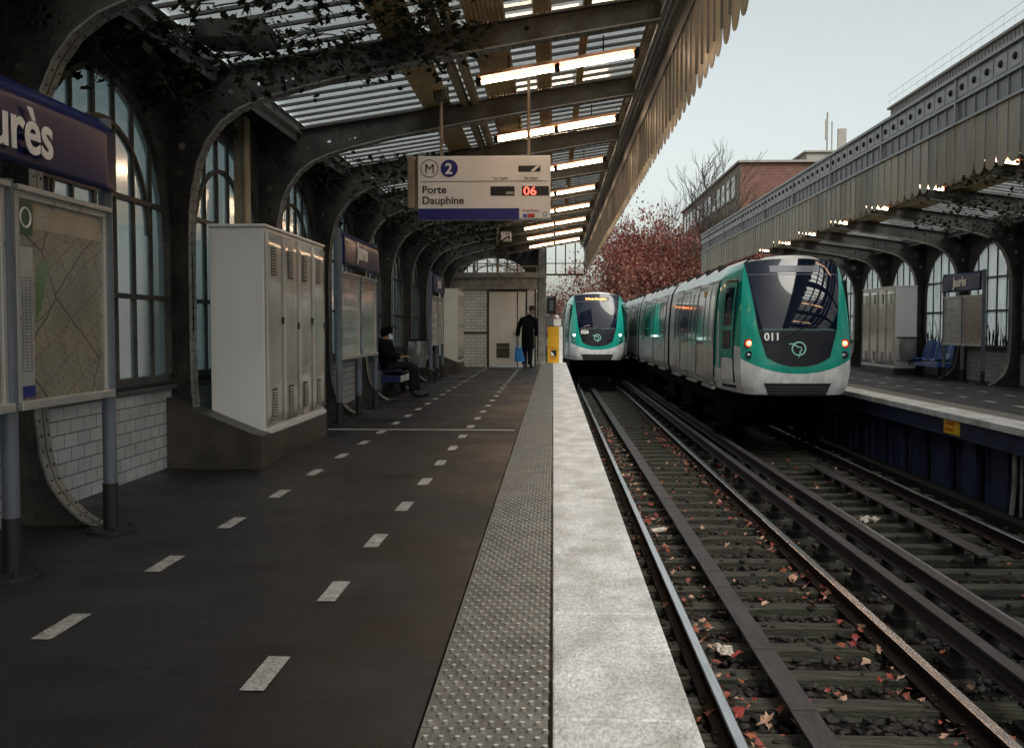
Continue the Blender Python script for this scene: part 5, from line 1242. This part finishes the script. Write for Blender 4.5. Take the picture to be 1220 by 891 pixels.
# ================================================================== IVY
def ivy(mp, pts, n, label, seed, spread=.16, size=.05, hang=.3):
    rnd = random.Random(seed); t = empty('ivy_vine', mp(*pts[0]), label, 'ivy', 'ivy vines under the canopies')
    P = [Vector(mp(*p)) for p in pts]; path = []
    for i in range(len(P) - 1):
        for k in range(8): path.append(P[i].lerp(P[i + 1], k / 8) + Vector((rnd.uniform(-.05, .05), rnd.uniform(-.05, .05), rnd.uniform(-.04, .03))))
    path.append(P[-1]); b = MB(); b.tube(path, .006, 5)
    spots = list(path)
    for i in range(0, len(path), 1):
        if rnd.random() < .8:
            q = path[i]; l = rnd.uniform(.1, 1) * hang; side = Vector((rnd.uniform(-.3, .3), rnd.uniform(-.3, .3), 0)); br = [q + side * (k / 4) + Vector((rnd.uniform(-.02, .02), rnd.uniform(-.02, .02), -l * (k / 4))) for k in range(5)]
            b.tube(br, .003, 4); spots += br * 2
    b.build('stem', M['stem'], t)
    b = MB()
    for i in range(n):
        q = rnd.choice(spots) + Vector((rnd.gauss(0, spread), rnd.gauss(0, spread), rnd.gauss(-.02, spread * .45))); s = size * rnd.uniform(.5, 1.2)
        ax = Matrix.Rotation(rnd.uniform(0, 6.28), 3, 'Z') @ Matrix.Rotation(rnd.uniform(-1.2, 1.2), 3, 'X') @ Matrix.Rotation(rnd.uniform(0, 6.28), 3, 'Z')
        lf = [(0, -.6), (.25, -.75), (.55, -.55), (.45, -.2), (.85, .05), (.4, .25), (.0, 1.0), (-.4, .25), (-.85, .05), (-.45, -.2), (-.55, -.55), (-.25, -.75)]
        b.add([tuple(q + ax @ Vector((p[0] * s, p[1] * s, abs(p[0]) * s * .25))) for p in lf], [tuple(range(12))])
    b.build('foliage', M['ivy'], t)
ivy(mapL, [(-3.2, 7.4, 3.45), (-2.7, 7.5, 3.48), (-2.2, 7.8, 3.5), (-1.6, 8.1, 3.6), (-1.1, 8.0, 3.7)], 420, 'long ivy vine trailing across the glass above the nearest name board', 1, .10, .05)
ivy(mapL, [(-2.9, 8.4, 3.40), (-2.3, 8.5, 3.5), (-1.7, 8.6, 3.6), (-1.3, 8.55, 3.62), (-.9, 8.6, 3.7)], 380, 'ivy vine along the nearest full rib under the roof glass', 2, .09, .045)
ivy(mapL, [(-3.1, 6.7, 3.3), (-3.0, 7.2, 3.35), (-3.15, 8.0, 3.35), (-3.2, 8.7, 3.3)], 420, 'thick ivy clump on the window wall top above the nearest arched window', 3, .12, .05, .4)
ivy(mapL, [(-2.5, 6.9, 3.45), (-2.0, 7.0, 3.5), (-1.5, 7.1, 3.6), (-1.0, 7.3, 3.65), (-.7, 7.6, 3.7)], 260, 'sparse ivy vine nearest to the camera under the roof glass', 4, .09, .05)
ivy(mapL, [(-3.1, 12.3, 3.40), (-2.4, 13.0, 3.40), (-1.9, 13.6, 3.48), (-1.4, 13.9, 3.5)], 480, 'dense ivy mass to the left of the next train sign', 5, .20, .05, .5)
ivy(mapL, [(-3.1, 15.2, 3.35), (-2.4, 16.0, 3.30), (-1.8, 16.4, 3.4), (-1.2, 16.5, 3.5)], 650, 'dense ivy mass behind the next train sign', 6, .22, .05, .5)
ivy(mapL, [(-3.1, 18.2, 3.35), (-2.5, 18.6, 3.30), (-1.9, 19.0, 3.35), (-1.1, 19.2, 3.5)], 600, 'dense ivy hanging above the sitting person', 7, .22, .055, .5)
ivy(mapL, [(-3.1, 21.4, 3.35), (-2.5, 21.8, 3.30), (-1.7, 22.0, 3.4), (-1.0, 22.2, 3.5)], 450, 'dense ivy below the roof near the far name board stand', 8, .22, .055, .45)
ivy(mapR, [(-3.1, 12.4, 3.4), (-2.3, 12.8, 3.45), (-1.4, 13.0, 3.5), (-.2, 12.8, 3.7), (.4, 12.9, 3.7)], 420, 'ivy vine under the right canopy nearest the picture edge', 9, .18, .055, .4)
ivy(mapR, [(-3.1, 15.2, 3.4), (-2.2, 15.6, 3.45), (-1.2, 15.8, 3.55), (-.2, 15.6, 3.7), (.4, 15.4, 3.75)], 480, 'thick ivy under the right canopy above the name board stand', 10, .2, .055, .4)
ivy(mapR, [(-3.1, 18.0, 3.4), (-2.2, 18.3, 3.45), (-1.2, 18.4, 3.55), (-.2, 18.3, 3.7)], 380, 'ivy under the right canopy above the blue seats', 11, .2, .055, .35)
ivy(mapR, [(-3.1, 20.8, 3.4), (-2.2, 21.0, 3.45), (-1.2, 21.0, 3.55)], 260, 'ivy deep under the right canopy above the white cabinet', 12, .2, .055, .35)

# ================================================================== TREES
def tree(x, y, zb, h, cr, label, leaf, nleaf, seed, lsize=.16, levels=4, lean=0.0, trunk=.22, twig=.010, spread=.55, gr='trees beyond the station'):
    rnd = random.Random(seed); t = empty('tree', (x, y, zb), label, 'tree', gr)
    b = MB(); tips = []
    def grow(p, d, l, r, lev):
        n = 4; pts = [p]; dd = d.copy(); q = p.copy()
        for i in range(n):
            dd = (dd + Vector((rnd.gauss(0, .09), rnd.gauss(0, .09), rnd.gauss(.03, .05)))).normalized(); q = q + dd * l / n; pts.append(q.copy())
        r1 = max(twig * .6, r * .62)
        b.tube(pts, [lerp(r, r1, i / n) for i in range(n + 1)], 7 if r > .08 else (5 if r > .03 else 3), cap=False)
        if lev <= 1: tips.extend(pts[1:])
        if lev == 0: return
        for k in range(rnd.choice((3, 4, 4)) if (lev > 1 and not nleaf) else (rnd.choice((3, 3, 4)) if lev > 1 else 4)):
            u = rnd.uniform(.35, 1) if k else 1; s = pts[min(n, max(1, int(u * n)))]
            a = rnd.uniform(0, 2 * pi); nd = (dd + Vector((cos(a), sin(a), rnd.uniform(-.1, .3))) * rnd.uniform(spread * .7, spread * 1.4)).normalized()
            grow(s, nd, l * rnd.uniform(.58, .80), max(twig, r1 * rnd.uniform(.55, .8)), lev - 1)
    grow(Vector((x, y, zb)), Vector((lean, 0, 1)).normalized(), h * .42, trunk, levels)
    b.build('trunk', M['bark'], t)
    if nleaf:
        b = MB(); sp = lsize * 3.2
        for i in range(nleaf):
            q = rnd.choice(tips) + Vector((rnd.gauss(0, cr), rnd.gauss(0, cr), rnd.gauss(0, cr))); s = lsize * rnd.uniform(.5, 1.3)
            ax = Matrix.Rotation(rnd.uniform(0, 6.28), 3, 'Z') @ Matrix.Rotation(rnd.uniform(-1.3, 1.3), 3, 'X')
            b.add([tuple(q + ax @ Vector(p)) for p in ((-s * .6, -s * .3, 0), (0, -s, s * .2), (s * .6, -s * .2, 0), (s * .3, s * .7, 0), (-s * .35, s * .6, s * .2))], [(0, 1, 2, 3, 4)])
        b.build('crown', leaf, t)
    return t
tree(9.5, 66, -6, 14.5, .55, 'tall red leaved tree rising behind the middle of the long train', M['redleaf'], 17000, 21, .12, trunk=.30)
tree(13.2, 74, -6, 14.5, .6, 'dark red tree hidden partly by the end of the right canopy', M['redleaf'], 13000, 22, .12, trunk=.30)
tree(5.6, 70, -6, 14.3, .55, 'brown red tree behind the gap between both trains', M['redleaf2'], 12000, 23, .12, trunk=.28)
tree(2.6, 78, -6, 13.0, .55, 'sparse rusty tree above the arriving train', M['redleaf2'], 7000, 24, .12, trunk=.28)
tree(-.4, 84, -6, 13.5, .6, 'thin pinkish tree beyond the platform end', M['redleaf2'], 5000, 25, .12, trunk=.26)
tree(10.8, 80, -6, 15.0, .42, 'broad red tree standing close to the end of the right canopy', M['redleaf'], 12000, 51, .13, trunk=.28)
tree(6.8, 64, -6, 12.0, .42, 'low red tree just above the roof of the long train', M['redleaf2'], 9000, 52, .12, trunk=.24)
tree(8.0, 90, -6, 16, .7, 'farthest tall red tree between the canopies', M['redleaf'], 11000, 26, .15, trunk=.28)
tree(11.5, 64, -6, 17.6, .3, 'bare leafless tree in front of the brick building', None, 0, 44, levels=6, trunk=.20, twig=.014, spread=.42)
tree(14.6, 74, -6, 15.0, .3, 'smaller bare tree just right of the tall bare one', None, 0, 37, levels=4, trunk=.12, twig=.012, spread=.45)

# ================================================================== BUILDINGS
def building(name, x0, x1, y0, y1, z1, mf, ms, label, rows, cols, parapet=.5, fl=3.1, wside=True):
    t = empty(name, ((x0 + x1) / 2, (y0 + y1) / 2, -6), label, 'building')
    b = MB(); b.box(x0, x1, y0, y1, -6, z1)
    o = b.build('wall', [mf], t)
    if ms is not mf:
        b = MB(); b.box(x0 - .03, x0 - .002, y0 + .0, y1, -6, z1 - .002); b.build('side_wall', ms, t)
    b = MB(); b.box(x0 - .25, x1 + .25, y0 - .25, y1 + .25, z1, z1 + parapet * .35); b.box(x0 + .3, x1 - .3, y0 + .3, y1 - .3, z1 + parapet * .35, z1 + parapet * .45); b.build('roof', M['stone'], t)
    for r in range(rows):
        z = z1 - 2.4 - r * fl
        for c in range(cols):
            yy = lerp(y0 + 1.5, y1 - 1.5, (c + .5) / cols); w = min(.75, (y1 - y0) / cols * .3)
            b = MB(); b.box(x0 - .10, x0 - .035, yy - w - .1, yy + w + .1, z - .1, z + 1.75); b.box(x0 - .16, x0 - .03, yy - w - .15, yy + w + .15, z - .2, z - .1); f = b.build('window', M['stone'], t)
            b = MB(); b.box(x0 - .115, x0 - .102, yy - w, yy + w, z, z + 1.65); b.build('pane', M['farglass'], f)
    return t
building('brick_building', 15.0, 22.5, 82, 118, 14.4, M['brickfar'], M['tan'], 'red brick block with a pale windowed flank behind the bare tree', 4, 13)
bb = building('office_building', 30.0, 44, 58, 92, 20.6, M['palewall'], M['palewall'], 'pale flat clad building rising behind the right canopy with roof railing', 0, 0)
b = MB()
for k in range(20):
    y = 58.5 + k * 1.75; b.box(29.8, 29.83, y, y + .03, 20.7, 21.9)
for z in (21.3, 21.88): b.box(29.8, 29.825, 58.3, 92, z, z + .025)
b.build('roof_railing', M['frame'], bb)
b = MB()
for k in range(60): b.box(29.93, 29.985, 58 + k * .57, 58.08 + k * .57, -6, 20.5)
b.build('cladding_ribs', M['palewall'], bb)
bt = building('rooftop_block', 26.6, 31, 108, 114, 19.6, M['stone'], M['stone'], 'small pale rooftop block beyond the brick building', 0, 0)
an = empty('antenna_mast', (30.2, 112, 19), 'thin antenna mast with two vertical panels on the far roof', 'antenna')
b = MB(); b.tube([(29.5, 111, 19), (29.5, 111, 24.4)], .09, 6); b.tube([(30.0, 111, 19), (30.0, 111, 23.4)], .07, 6); b.build('mast', M['stone'], an)
b = MB(); b.box(30.6, 31.5, 110.8, 111.1, 19.6, 22.6); b.box(29.25, 29.42, 110.8, 110.95, 21.4, 23.6); b.build('panel', M['stone'], an)
print('objects', len(bpy.data.objects))
